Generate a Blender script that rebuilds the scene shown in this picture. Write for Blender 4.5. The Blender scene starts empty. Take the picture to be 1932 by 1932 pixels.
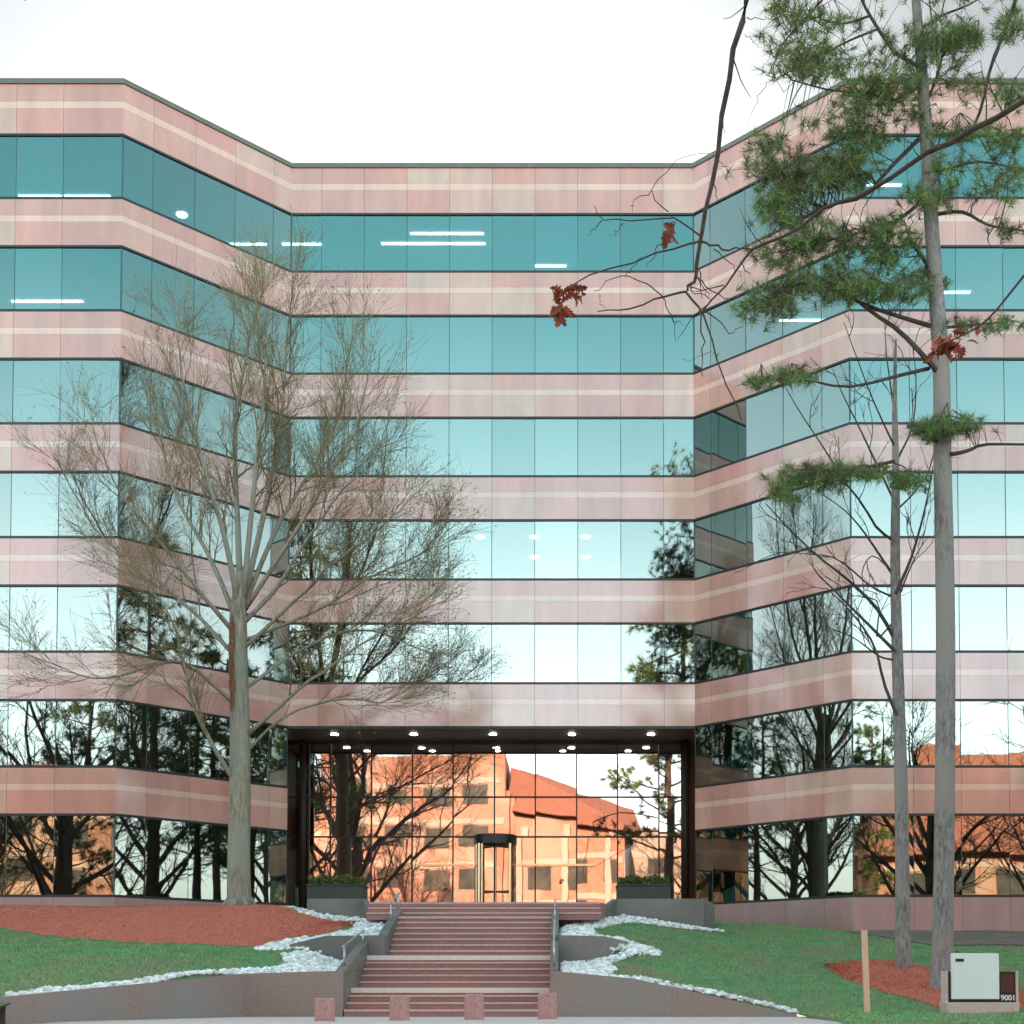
import bpy, math, random
import numpy as np
from mathutils import Vector
from math import radians, sin, cos, pi
RNG = np.random.default_rng(7)
random.seed(7)
S = bpy.context.scene
C = S.collection

# ------------------------------------------------------------------ camera model
F, PIT, PX, PY, EYE = 2580.6, 0.037, 1058.1, 1765.3, 0.70
cP, sP = cos(PIT), sin(PIT)
def ray(px, py):
    dx = (px - PX) / F; du = -(py - PY) / F
    return dx, cP - du * sP, sP + du * cP
def at(px, py, Y):
    a, b, c = ray(px, py); t = Y / b
    return Vector((a * t, Y, EYE + c * t))
cam = bpy.data.cameras.new('camera'); co = bpy.data.objects.new('camera', cam); C.objects.link(co)
cam.sensor_width = 36; cam.lens = F / 1932 * 36
cam.shift_x = (966 - PX) / 1932; cam.shift_y = (PY - 966) / 1932
cam.clip_start = 0.1; cam.clip_end = 3000
co.location = (0, 0, EYE); co.rotation_euler = (pi / 2 + PIT, 0, 0)
S.camera = co

# ------------------------------------------------------------------ materials
def mat(name):
    m = bpy.data.materials.new(name); m.use_nodes = True
    nt = m.node_tree
    return m, nt, nt.nodes, nt.links, nt.nodes['Principled BSDF']
def pr(name, c1, c2=None, scale=4.0, rough=0.7, spec=0.4, bump=0.0, bscale=None, metal=0.0, detail=5.0, stretch=None, island=0.0, lo=0.35, hi=0.65, c3=None, s3=0.6):
    m, nt, N, L, b = mat(name)
    b.inputs['Roughness'].default_value = rough; b.inputs['Specular IOR Level'].default_value = spec; b.inputs['Metallic'].default_value = metal
    c2 = c2 or c1
    tc = N.new('ShaderNodeTexCoord'); src = tc.outputs['Object']
    if stretch:
        mp = N.new('ShaderNodeMapping'); mp.inputs['Scale'].default_value = stretch; L.new(src, mp.inputs['Vector']); src = mp.outputs['Vector']
    nz = N.new('ShaderNodeTexNoise'); nz.inputs['Scale'].default_value = scale; nz.inputs['Detail'].default_value = detail; nz.inputs['Roughness'].default_value = 0.65
    L.new(src, nz.inputs['Vector'])
    rp = N.new('ShaderNodeValToRGB'); rp.color_ramp.elements[0].position = lo; rp.color_ramp.elements[1].position = hi
    rp.color_ramp.elements[0].color = (*c1, 1); rp.color_ramp.elements[1].color = (*c2, 1)
    L.new(nz.outputs['Fac'], rp.inputs['Fac']); col = rp.outputs['Color']
    if c3:
        n3 = N.new('ShaderNodeTexNoise'); n3.inputs['Scale'].default_value = s3; n3.inputs['Detail'].default_value = 3
        L.new(tc.outputs['Object'], n3.inputs['Vector'])
        r3 = N.new('ShaderNodeValToRGB'); r3.color_ramp.elements[0].position = 0.45; r3.color_ramp.elements[1].position = 0.62
        L.new(n3.outputs['Fac'], r3.inputs['Fac'])
        mx = N.new('ShaderNodeMixRGB'); mx.inputs[2].default_value = (*c3, 1); L.new(r3.outputs['Color'], mx.inputs[0]); L.new(col, mx.inputs[1]); col = mx.outputs[0]
    if island:
        g = N.new('ShaderNodeNewGeometry'); hs = N.new('ShaderNodeHueSaturation')
        mr = N.new('ShaderNodeMapRange'); mr.inputs[3].default_value = 1 - island; mr.inputs[4].default_value = 1 + island
        L.new(g.outputs['Random Per Island'], mr.inputs[0]); L.new(mr.outputs[0], hs.inputs['Value'])
        L.new(col, hs.inputs['Color']); col = hs.outputs['Color']
    L.new(col, b.inputs['Base Color'])
    if bump:
        bp = N.new('ShaderNodeBump'); bp.inputs['Strength'].default_value = bump; bp.inputs['Distance'].default_value = 0.02
        n2 = N.new('ShaderNodeTexNoise'); n2.inputs['Scale'].default_value = bscale or scale * 4; n2.inputs['Detail'].default_value = 4
        L.new(src, n2.inputs['Vector']); L.new(n2.outputs['Fac'], bp.inputs['Height']); L.new(bp.outputs['Normal'], b.inputs['Normal'])
    return m
def emit(name, c, s):
    m, nt, N, L, b = mat(name)
    b.inputs['Base Color'].default_value = (*c, 1); b.inputs['Emission Color'].default_value = (*c, 1); b.inputs['Emission Strength'].default_value = s
    return m
def glass(name, refl, rtint, ttint, wav=0.004):
    m, nt, N, L, b = mat(name); N.remove(b); out = N['Material Output']
    gl = N.new('ShaderNodeBsdfGlossy'); gl.inputs['Roughness'].default_value = 0.012; gl.inputs['Color'].default_value = (*rtint, 1)
    tr = N.new('ShaderNodeBsdfTransparent'); tr.inputs['Color'].default_value = (*ttint, 1)
    mx = N.new('ShaderNodeMixShader'); mx.inputs[0].default_value = refl
    L.new(tr.outputs[0], mx.inputs[1]); L.new(gl.outputs[0], mx.inputs[2]); L.new(mx.outputs[0], out.inputs['Surface'])
    g = N.new('ShaderNodeNewGeometry'); mr = N.new('ShaderNodeMapRange'); mr.inputs[3].default_value = .86; mr.inputs[4].default_value = 1.06     # coating batches differ from pane to pane
    hs = N.new('ShaderNodeHueSaturation'); hs.inputs['Color'].default_value = (*rtint, 1); L.new(g.outputs['Random Per Island'], mr.inputs[0]); L.new(mr.outputs[0], hs.inputs['Value']); L.new(hs.outputs['Color'], gl.inputs['Color'])
    tc = N.new('ShaderNodeTexCoord'); nz = N.new('ShaderNodeTexNoise'); nz.inputs['Scale'].default_value = 0.9; nz.inputs['Detail'].default_value = 1.0
    bp = N.new('ShaderNodeBump'); bp.inputs['Strength'].default_value = 1.0; bp.inputs['Distance'].default_value = wav
    L.new(tc.outputs['Object'], nz.inputs['Vector']); L.new(nz.outputs['Fac'], bp.inputs['Height']); L.new(bp.outputs['Normal'], gl.inputs['Normal'])
    return m
def granite(name, cs, rough=0.16, spec=0.6, var=0.14):
    """polished stone: two tints picked per panel, fine crystals, faint clouds"""
    m, nt, N, L, b = mat(name)
    b.inputs['Roughness'].default_value = rough; b.inputs['Specular IOR Level'].default_value = spec
    tc = N.new('ShaderNodeTexCoord'); g = N.new('ShaderNodeNewGeometry')
    rp = N.new('ShaderNodeValToRGB'); e = rp.color_ramp.elements
    e[0].color = (*cs[0], 1); e[1].color = (*cs[-1], 1); e[0].position = 0.0; e[1].position = 1.0
    for i, c in enumerate(cs[1:-1]):
        x = e.new((i + 1) / (len(cs) - 1)); x.color = (*c, 1)
    L.new(g.outputs['Random Per Island'], rp.inputs['Fac'])
    n1 = N.new('ShaderNodeTexNoise'); n1.inputs['Scale'].default_value = 40; n1.inputs['Detail'].default_value = 6
    n2 = N.new('ShaderNodeTexNoise'); n2.inputs['Scale'].default_value = 0.8; n2.inputs['Detail'].default_value = 4
    mp = N.new('ShaderNodeMapping'); mp.inputs['Scale'].default_value = (2.2, 2.2, .5); L.new(tc.outputs['Object'], mp.inputs['Vector'])
    L.new(tc.outputs['Object'], n1.inputs['Vector']); L.new(mp.outputs['Vector'], n2.inputs['Vector'])
    ad = N.new('ShaderNodeMath'); ad.operation = 'ADD'; L.new(n1.outputs['Fac'], ad.inputs[0]); L.new(n2.outputs['Fac'], ad.inputs[1])
    mr = N.new('ShaderNodeMapRange'); mr.inputs[1].default_value = 0.7; mr.inputs[2].default_value = 1.3; mr.inputs[3].default_value = 1 - var; mr.inputs[4].default_value = 1 + var
    L.new(ad.outputs[0], mr.inputs[0])
    hs = N.new('ShaderNodeHueSaturation'); L.new(mr.outputs[0], hs.inputs['Value']); L.new(rp.outputs['Color'], hs.inputs['Color'])
    L.new(hs.outputs['Color'], b.inputs['Base Color'])
    return m

M = {}
M['granite'] = granite('pink_granite', [(.50, .245, .185), (.57, .255, .20), (.54, .345, .255), (.58, .30, .235), (.51, .235, .185), (.55, .29, .225)], rough=.09, spec=.95, var=.17)
M['stripe'] = granite('pale_granite', [(.64, .40, .30), (.68, .42, .325), (.61, .40, .30)], rough=.09, spec=.95)
M['plinth'] = granite('plinth_granite', [(.34, .19, .17), (.38, .21, .19), (.32, .20, .18)], rough=0.3)
M['coping'] = pr('coping_metal', (.10, .115, .09), (.13, .14, .11), rough=.55)
M['frame'] = pr('dark_frame', (.012, .011, .010), (.02, .018, .016), rough=.4)
M['sealant'] = pr('dark_sealant', (.035, .075, .08), (.05, .09, .095), rough=.5)
M['bronze'] = pr('bronze_frame', (.022, .015, .011), (.035, .024, .018), rough=.5, spec=.25)
M['glass'] = glass('teal_window_glass', .25, (.88, .96, .85), (.14, .26, .265), .0009)
M['lobby_glass'] = glass('lobby_glass', .38, (.98, .91, .86), (.36, .35, .33), .0009)
M['slab'] = pr('office_ceiling', (.34, .35, .34), (.38, .38, .37), rough=.9)
M['core'] = pr('office_core', (.10, .11, .11), (.14, .14, .13), rough=.9)
M['lamp'] = emit('ceiling_lamp', (1, .98, .95), 3.6)
M['downlamp'] = emit('downlight_lamp', (1, .95, .88), 8.0)
M['soffit'] = pr('soffit_panel', (.15, .115, .098), (.17, .13, .11), rough=.45, spec=.3)
M['brass'] = pr('brass', (.62, .42, .22), (.7, .5, .28), rough=.3, metal=.8)
M['wood'] = pr('lobby_wall', (.20, .10, .055), (.27, .15, .08), scale=2, rough=.5)
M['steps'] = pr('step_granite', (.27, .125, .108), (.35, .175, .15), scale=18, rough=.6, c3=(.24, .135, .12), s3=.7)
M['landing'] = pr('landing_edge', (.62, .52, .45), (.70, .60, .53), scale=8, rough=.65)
M['wall'] = pr('wall_granite', (.215, .160, .143), (.275, .205, .18), scale=14, rough=.45, c3=(.22, .20, .18), s3=.45, bump=.05)
M['wall_dark'] = pr('wall_granite_dark', (.16, .145, .132), (.21, .185, .165), scale=14, rough=.5, c3=(.12, .125, .115), s3=.5)
M['terrace'] = pr('terrace_paving', (.26, .14, .125), (.33, .19, .165), scale=10, rough=.6)
M['pavement'] = pr('concrete', (.46, .40, .36), (.56, .50, .45), scale=3, rough=.8, bump=.05)
M['road'] = pr('asphalt', (.045, .045, .047), (.06, .06, .06), scale=20, rough=.9)
M['ground'] = pr('far_ground', (.07, .085, .04), (.10, .10, .06), scale=.2, rough=.95)
M['lawn'] = pr('lawn_soil', (.09, .19, .075), (.13, .24, .10), scale=2.5, rough=.95, c3=(.18, .18, .10), s3=.5)
M['grass'] = pr('grass_blades', (.095, .29, .115), (.24, .49, .19), scale=1.7, rough=.6, spec=.2, island=.35, c3=(.29, .35, .145), s3=.75)
M['mulch'] = pr('pine_straw', (.45, .115, .07), (.60, .19, .12), scale=14, rough=.95, bump=.6, bscale=40)
M['straw'] = pr('straw_needles', (.52, .135, .08), (.70, .25, .155), scale=5, rough=.85, island=.45)
M['gravel'] = pr('white_pebbles', (.60, .62, .60), (.76, .78, .75), scale=9, rough=.7, island=.34)
M['steel'] = pr('stainless', (.42, .42, .43), (.5, .5, .5), rough=.35, metal=.9)
M['bollard'] = pr('bollard_granite', (.30, .14, .13), (.50, .30, .27), scale=34, rough=.65, bump=.25, bscale=60)
M['planter'] = pr('planter_bronze', (.028, .040, .030), (.04, .052, .04), scale=6, rough=.55)
M['hedge'] = pr('hedge_leaves', (.07, .10, .02), (.15, .17, .045), scale=5, rough=.6, island=.4)
M['sign_white'] = pr('sign_panel', (.66, .74, .72), (.70, .77, .75), scale=1, rough=.35)
M['sign_black'] = pr('sign_black', (.012, .013, .012), (.018, .018, .016), rough=.3)
M['sign_red'] = pr('sign_maroon', (.055, .014, .018), (.07, .02, .022), rough=.3)
M['sign_base'] = pr('sign_base', (.50, .38, .33), (.58, .46, .41), scale=12, rough=.8)
M['stake'] = pr('raw_timber', (.62, .36, .25), (.72, .46, .33), scale=6, rough=.8, stretch=(6, 6, .6))
M['bark'] = pr('grey_bark', (.135, .115, .08), (.36, .31, .23), scale=8, rough=.9, bump=.9, bscale=16, stretch=(2.2, 2.2, .3), c3=(.26, .255, .20), s3=.35)
M['scar'] = pr('bare_wood_scar', (.11, .045, .022), (.20, .09, .045), scale=6, rough=.9, stretch=(4, 4, .5))
M['twig'] = pr('olive_twigs', (.125, .098, .048), (.215, .165, .08), scale=.6, rough=.85)
M['buds'] = pr('spring_buds', (.15, .155, .055), (.24, .23, .085), scale=.5, rough=.7, island=.35)
M['pinebark'] = pr('pine_bark', (.13, .115, .105), (.31, .285, .265), scale=9, rough=.95, bump=.9, bscale=16, stretch=(1.6, 1.6, .5), c3=(.27, .235, .21), s3=.5)
M['bough'] = pr('dark_bough', (.045, .035, .028), (.085, .068, .055), scale=6, rough=.9)
M['needle'] = pr('pine_needles', (.085, .17, .05), (.19, .265, .075), scale=.9, rough=.55, spec=.3, island=.4, c3=(.11, .12, .045), s3=.8)
M['brownneedle'] = pr('brown_needles', (.15, .085, .04), (.2, .12, .05), scale=2, rough=.7, island=.3)
M['oakleaf'] = pr('dead_oak_leaf', (.19, .040, .020), (.30, .085, .042), scale=9, rough=.7, island=.35)
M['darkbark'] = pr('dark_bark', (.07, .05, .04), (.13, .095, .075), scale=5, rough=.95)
M['sunbark'] = pr('sun_tinted_bark', (.26, .13, .09), (.38, .20, .14), scale=3, rough=.9)  # warm sunlight put into the bark colour, lighter and redder than dark_bark
M['brick'] = pr('sunlit_brick', (.44, .20, .13), (.52, .275, .19), scale=2.2, rough=.85, c3=(.54, .35, .26), s3=.25)
M['brickpale'] = pr('pale_band', (.54, .41, .33), (.62, .47, .38), scale=3, rough=.8)
M['roofred'] = pr('red_roof', (.34, .13, .085), (.42, .18, .115), scale=1, rough=.7, stretch=(6, 1, 1))
M['tan'] = pr('tan_render', (.40, .32, .25), (.48, .39, .31), scale=.8, rough=.9)
M['darkglass'] = pr('far_window', (.05, .055, .05), (.12, .11, .085), scale=.5, rough=.15, spec=.6)
M['render'] = pr('pale_render', (.62, .58, .52), (.7, .66, .6), scale=1, rough=.85)
M['brownhedge'] = pr('winter_hedge', (.13, .095, .045), (.22, .17, .08), scale=4, rough=.8, island=.4)

# ------------------------------------------------------------------ helpers
class MB:
    def __init__(s): s.v = []; s.f = []; s.m = []
    def add(s, vs, fs, mi=0):
        o = len(s.v); s.v += [tuple(map(float, p)) for p in vs]
        s.f += [tuple(i + o for i in f) for f in fs]; s.m += [mi] * len(fs)
    def quad(s, a, b, c, d, mi=0): s.add([a, b, c, d], [(0, 1, 2, 3)], mi)
    def box(s, x0, x1, y0, y1, z0, z1, mi=0):
        s.add([(x0, y0, z0), (x1, y0, z0), (x1, y1, z0), (x0, y1, z0), (x0, y0, z1), (x1, y0, z1), (x1, y1, z1), (x0, y1, z1)],
              [(0, 3, 2, 1), (4, 5, 6, 7), (0, 1, 5, 4), (1, 2, 6, 5), (2, 3, 7, 6), (3, 0, 4, 7)], mi)
    def hexa(s, base, top, mi=0):
        n = len(base)
        s.add(list(base) + list(top), [tuple(reversed(range(n))), tuple(range(n, 2 * n))] + [(i, (i + 1) % n, n + (i + 1) % n, n + i) for i in range(n)], mi)
    def tube(s, pts, rad, k=6, mi=0, cap=True):
        P = np.asarray(pts, float); n = len(P); R = np.broadcast_to(np.asarray(rad, float), (n,))
        T = np.gradient(P, axis=0); T /= (np.linalg.norm(T, axis=1)[:, None] + 1e-9)
        ref = np.array((0, 0, 1.0)) if abs(T[0, 2]) < .8 else np.array((1.0, 0, 0))
        U = np.cross(T, ref); U /= (np.linalg.norm(U, axis=1)[:, None] + 1e-9); V = np.cross(T, U)
        a = np.arange(k) * 2 * pi / k
        W = P[:, None] + R[:, None, None] * (np.cos(a)[None, :, None] * U[:, None] + np.sin(a)[None, :, None] * V[:, None])
        o = len(s.v); s.v += list(map(tuple, W.reshape(-1, 3)))
        fs = [(o + i * k + j, o + i * k + (j + 1) % k, o + (i + 1) * k + (j + 1) % k, o + (i + 1) * k + j) for i in range(n - 1) for j in range(k)]
        if cap: fs += [tuple(o + j for j in reversed(range(k))), tuple(o + (n - 1) * k + j for j in range(k))]
        s.f += fs; s.m += [mi] * len(fs)
    def build(s, name, mats, parent=None, smooth=False, bevel=0):
        me = bpy.data.meshes.new(name); me.from_pydata(s.v, [], s.f)
        for m in (mats if isinstance(mats, list) else [mats]): me.materials.append(m)
        if any(s.m): me.polygons.foreach_set('material_index', s.m)
        if smooth: me.polygons.foreach_set('use_smooth', [True] * len(me.polygons))
        me.update(); o = bpy.data.objects.new(name, me); C.objects.link(o)
        if parent:
            o.parent = parent
            if not parent.parent: o.location = -parent.location   # meshes are written in world metres
        if bevel:
            b = o.modifiers.new('bevel', 'BEVEL'); b.width = bevel; b.segments = 2; b.limit_method = 'ANGLE'
        return o
def npmesh(name, V, Fc, m, parent=None):
    """fast mesh from an (n,3) array and an (m,k) face array"""
    me = bpy.data.meshes.new(name); k = Fc.shape[1]
    me.vertices.add(len(V)); me.vertices.foreach_set('co', V.astype(np.float32).ravel())
    me.loops.add(Fc.size); me.loops.foreach_set('vertex_index', Fc.astype(np.int32).ravel())
    me.polygons.add(len(Fc)); me.polygons.foreach_set('loop_start', np.arange(0, Fc.size, k, dtype=np.int32))
    me.materials.append(m); me.update(calc_edges=True); me.validate()
    o = bpy.data.objects.new(name, me); C.objects.link(o)
    if parent:
        o.parent = parent
        if not parent.parent: o.location = -parent.location
    return o
def tag(o, label=None, cat=None, group=None, kind=None):
    if label: o['label'] = label
    if cat: o['category'] = cat
    if group: o['group'] = group
    if kind: o['kind'] = kind
    return o
def thing(name, loc, label, cat, group=None):
    o = bpy.data.objects.new(name, None); C.objects.link(o); o.location = loc; o.empty_display_size = .3
    return tag(o, label, cat, group)

# ------------------------------------------------------------------ terrain
COLS = [
 (-45, [(20, -.2), (26, .3), (31, 1.0), (38, 2.05), (42, 2.95), (44.7, 3.12)]),
 (-10.4, [(20, -.3), (24, -.05), (26, .42), (31, 1.12), (36, 1.75), (38, 2.05), (41.3, 3.08), (44.7, 3.2)]),
 (-8.85, [(20, -.3), (26, .2), (28.6, .66), (31.5, 1.08), (36, 1.75), (38, 2.07), (41.3, 3.08), (45.5, 3.18)]),
 (-7.3, [(31.5, .93), (35, 1.6), (38, 2.1), (41, 2.85), (42.3, 3.08), (46.7, 3.1)]),
 (-6.7, [(31.5, .94), (35, 1.6), (38, 2.1), (41, 2.8), (42.3, 3.0), (46.7, 3.05)]),
 (-5.7, [(31.5, .96), (35.3, 1.3), (35.5, 1.92), (38.8, 2.35), (40, 2.6), (41.5, 2.95), (47, 3.0)]),
 (-4.4, [(31.5, .97), (35.3, 1.3), (35.5, 1.92), (38.8, 2.35), (40, 2.6), (41.5, 2.95), (47, 3.0)]),
 (-.3, [(31.5, .95), (35.3, 1.28), (35.5, 1.92), (38.8, 2.35), (41.5, 2.9), (46, 3.0)]),
 (.8, [(31.5, .86), (35.3, 1.3), (35.5, 1.9), (38.8, 2.35), (41.5, 2.88), (46, 3.0)]),
 (1.9, [(31.5, .75), (33.5, 1.2), (36, 1.72), (39, 2.32), (41.5, 2.84), (46, 3.0)]),
 (5.4, [(20, -.35), (27, .06), (31.5, .06), (34, .72), (37, 1.4), (41, 2.2), (44, 2.72), (48.8, 3.0)]),
 (9.5, [(20, -.4), (27, -.03), (31, .18), (33.5, .66), (35.5, 1.16), (40, 1.85), (44.66, 2.5), (46, 2.6)]),
 (45, [(20, -.5), (27, -.1), (31, .1), (33.5, .55), (35.5, 1.0), (40, 1.75), (44.66, 2.4), (46, 2.5)])]
CX = [c[0] for c in COLS]
def ZG(x, y):
    i = int(np.clip(np.searchsorted(CX, x) - 1, 0, len(CX) - 2))
    (x0, a), (x1, b) = COLS[i], COLS[i + 1]
    t = min(max((x - x0) / (x1 - x0), 0), 1)
    z = np.interp(y, [p[0] for p in a], [p[1] for p in a]) * (1 - t) + np.interp(y, [p[0] for p in b], [p[1] for p in b]) * t
    z += .035 * sin(x * 1.3 + y * .7) * sin(y * 1.1 - x * .4)
    return float(z)
def hit(px, py, y0=22, y1=47):
    """where a sight line meets the sloping ground"""
    Y = y0
    while Y < y1:
        p = at(px, py, Y)
        if p.z <= ZG(p.x, p.y): return p.x, p.y
        Y += .05
    return p.x, p.y
D0, DD = 49.36, 4.70
XL, XR = -9.92, 4.88
YF = D0 - DD
def yfront(x):
    if x < -10.45: return 20
    if x < -7.3: return np.interp(x, [-10.45, -7.3], [26, 31.5]) + .12
    if x < 5.45: return 31.62
    return 20
def yback(x):
    if x < XL - DD or x > XR + DD: return YF + .25
    if x < XL: return YF + (x - XL + DD) + .25
    if x > XR: return D0 - (x - XR) + .25
    return 42.5
xs = sorted(set([round(v, 3) for v in np.arange(-44, 44.1, .4)] + [-10.46, -10.44, -7.3, -5.15, -5.05, -4.95, -.25, -.15, 5.44, 5.46]))
ys = sorted(set([round(v, 3) for v in np.arange(20, 50, .4)] + [35.3, 35.5]))
mb = MB(); vid = {}
def gv(i, j):
    x = xs[i]; y = min(max(ys[j], yfront(x)), yback(x)); return (x, y, ZG(x, y))
for i in range(len(xs) - 1):
    if -4.96 < xs[i] < -.26 : continue
    for j in range(len(ys) - 1):
        q = [gv(i, j), gv(i + 1, j), gv(i + 1, j + 1), gv(i, j + 1)]
        if q[0][1] == q[3][1] and q[1][1] == q[2][1]: continue
        for k in range(4):
            if q[k] not in vid: vid[q[k]] = len(mb.v); mb.v.append(q[k])
        f = []
        for p in q:
            if vid[p] not in f: f.append(vid[p])
        if len(f) > 2: mb.f.append(tuple(f)); mb.m.append(0)
    if xs[i] > -10.45 and xs[i + 1] < 5.45 and not -5.1 < xs[i] < -.16:                    # earth face down behind the front walls
        a, b = gv(i, 0), gv(i + 1, 0); mb.quad((a[0], a[1], -.3), (b[0], b[1], -.3), b, a)
lawn = tag(mb.build('lawn', M['lawn'], smooth=True), kind='structure')

mb = MB(); mb.quad((-900, -900, -1.6), (900, -900, -1.6), (900, 900, -1.6), (-900, 900, -1.6))
tag(mb.build('ground', M['ground']), kind='structure')
mb = MB()
for (ya, za), (yb, zb) in zip([(8.3, -.82), (14, -.55), (22, -.25), (27, 0)], [(14, -.55), (22, -.25), (27, 0), (31.7, 0.0)]):
    mb.quad((-44, ya, za), (5.6, ya, za), (5.6, yb, zb), (-44, yb, zb))
mb.quad((-44, 8.3, -.97), (5.6, 8.3, -.97), (5.6, 8.3, -.82), (-44, 8.3, -.82))
tag(mb.build('pavement', M['pavement']), kind='structure')
mb = MB(); mb.quad((-120, -14, -.96), (120, -14, -.96), (120, 8.32, -.96), (-120, 8.32, -.96))
tag(mb.build('road', M['road']), kind='structure')
mb = MB(); mb.quad((5.6, 8.3, -.9), (60, 8.3, -.9), (60, 20.1, -.4), (5.6, 20.1, -.4))
tag(mb.build('verge', M['lawn']), kind='structure')

# mulch beds: strips between two curves picked on the slope
def curve(pts): return sorted(hit(*p) for p in pts)
def bed(lo, hi, nx=90, ny=24, name='mulch_bed'):
    x0, x1 = max(lo[0][0], hi[0][0]), min(lo[-1][0], hi[-1][0])
    X = np.linspace(x0, x1, nx); A = np.interp(X, *zip(*lo)); B = np.interp(X, *zip(*hi))
    A = A + .08 * np.sin(X * 7) + .05 * np.sin(X * 17.3); B = np.maximum(B, A + .02)
    mb = MB()
    for i in range(nx):
        for j in range(ny + 1):
            y = A[i] + (B[i] - A[i]) * j / ny; mb.v.append((X[i], y, ZG(X[i], y) + .012 + .05 * sin(pi * j / ny)))
    for i in range(nx - 1):
        for j in range(ny):
            a = i * (ny + 1) + j; mb.f.append((a, a + ny + 1, a + ny + 2, a + 1)); mb.m.append(0)
    tag(mb.build(name, M['mulch'], smooth=True), kind='structure')
    return X, A, B
loL = [(-30, 36.2)] + curve([(2, 1752), (60, 1761), (150, 1771), (300, 1780), (420, 1784), (520, 1785)]) + [(-6.9, 38.0), (-6.2, 38.9), (-5.75, 39.1)]
loL = sorted(loL)
hiL = [(-30, 44.3), (-14.6, 44.3), (-12, 46), (-9.2, 44.2), (-7.75, 41.6), (-6.4, 40.3), (-5.75, 39.3)]
MUL = [bed(loL, hiL, nx=130)]
loR = sorted(curve([(1556, 1824), (1600, 1851), (1680, 1875), (1760, 1898), (1830, 1909), (1925, 1903)]) + [(14, 30.6), (17, 31)])
hiR = sorted(curve([(1556, 1822), (1640, 1811), (1700, 1815), (1760, 1828), (1850, 1848), (1925, 1870)]) + [(14, 33.2), (17, 32)])
MUL.append(bed(loR, hiR))
hiP = [(9.7, 44.5), (30, 44.5)]; loP = [(9.7, 43.5), (10.4, 41.5), (11, 40.6), (14, 40), (30, 40)]
mb = MB()
X = np.linspace(9.3, 30, 60); A = np.interp(X, *zip(*([(9.3, 44.0)] + loP[1:])))
for i in range(60):
    for j in range(9):
        y = A[i] + (44.6 - A[i]) * j / 8; mb.v.append((X[i], y, ZG(X[i], y) + .03))
for i in range(59):
    for j in range(8): a = i * 9 + j; mb.f.append((a, a + 9, a + 10, a + 1)); mb.m.append(0)
M['bare'] = pr('bare_earth', (.16, .115, .095), (.22, .165, .14), scale=1.2, rough=.95, c3=(.13, .12, .08), s3=.4)
tag(mb.build('bare_earth_strip', M['bare'], smooth=True), kind='structure')

def inpoly(p, poly):
    x, y = p; c = False; j = len(poly) - 1
    for i in range(len(poly)):
        (xi, yi), (xj, yj) = poly[i], poly[j]
        if (yi > y) != (yj > y) and x < (xj - xi) * (y - yi) / (yj - yi) + xi: c = not c
        j = i
    return c
GRAV = [
 [(-6.7, 31.6), (-5.2, 31.6), (-5.2, 35.3), (-6.3, 35.3), (-7.0, 34.3), (-6.6, 32.9)],
 [(-10.55, 26.05), (-7.3, 31.55), (-6.6, 31.6), (-6.6, 32.3), (-7.6, 32.1), (-8.2, 31.1), (-10.75, 26.7)],
 [(-7.9, 35.2), (-6.2, 35.2), (-6.2, 35.5), (-4.75, 35.6), (-4.75, 38.95), (-5.5, 39.5), (-5.6, 38.9), (-5.9, 37.6), (-6.9, 37.3), (-7.8, 36.2)],
 [(-5.0, 38.6), (-5.5, 39.5), (-6.1, 40.5), (-7.75, 41.35), (-8.8, 43.2), (-8.9, 42.6), (-7.8, 40.9), (-6.2, 39.6), (-5.7, 38.5)],
 [(0.02, 31.6), (1.1, 31.6), (1.3, 33.0), (1.15, 34.3), (1.9, 34.9), (2.55, 35.2), (2.6, 36.2), (1.5, 36.7), (1.1, 36.6), (.6, 36.2), (1.3, 35.3), (.02, 35.25)],
 [(0.02, 35.6), (1.2, 35.9), (.9, 37), (.85, 38.3), (1.6, 39.4), (2.3, 40.4), (4.4, 40.9), (5.0, 41.3), (1.8, 41.3), (1.0, 40), (.02, 38.9)],
 [(.9, 31.6), (5.45, 31.6), (5.45, 31.85), (1.2, 32.05)]]
ico_v, ico_f = None, None
import bmesh
bm = bmesh.new(); bmesh.ops.create_icosphere(bm, subdivisions=1, radius=1.0)
ico_v = np.array([v.co[:] for v in bm.verts]); ico_f = np.array([[v.index for v in f.verts] for f in bm.faces]); bm.free()
VV, FF = [], []; n0 = 0
for poly in GRAV:
    px = [p[0] for p in poly]; py = [p[1] for p in poly]
    area = abs(sum(poly[i][0] * poly[i - 1][1] - poly[i - 1][0] * poly[i][1] for i in range(len(poly)))) / 2
    n = int(area * 260); k = 0
    while k < n:
        x, y = RNG.uniform(min(px), max(px)), RNG.uniform(min(py), max(py))
        if not inpoly((x, y), poly): continue
        k += 1
        r = .026 + .062 * RNG.uniform() ** 1.8
        sc = r * np.array([RNG.uniform(.9, 1.5), RNG.uniform(.8, 1.2), RNG.uniform(.55, .8)])
        v = ico_v * (1 + .16 * RNG.standard_normal((len(ico_v), 1))) * sc
        a = RNG.uniform(0, 6.3); ca, sa = cos(a), sin(a)
        v = np.c_[v[:, 0] * ca - v[:, 1] * sa, v[:, 0] * sa + v[:, 1] * ca, v[:, 2]] + (x, y, ZG(x, y) + r * .35 + RNG.uniform(0, .03))
        VV.append(v); FF.append(ico_f + n0); n0 += len(v)
tag(npmesh('white_gravel', np.concatenate(VV), np.concatenate(FF), M['gravel']), 'loose white pebbles edging the lawns and walls', 'gravel', kind='stuff')

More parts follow.
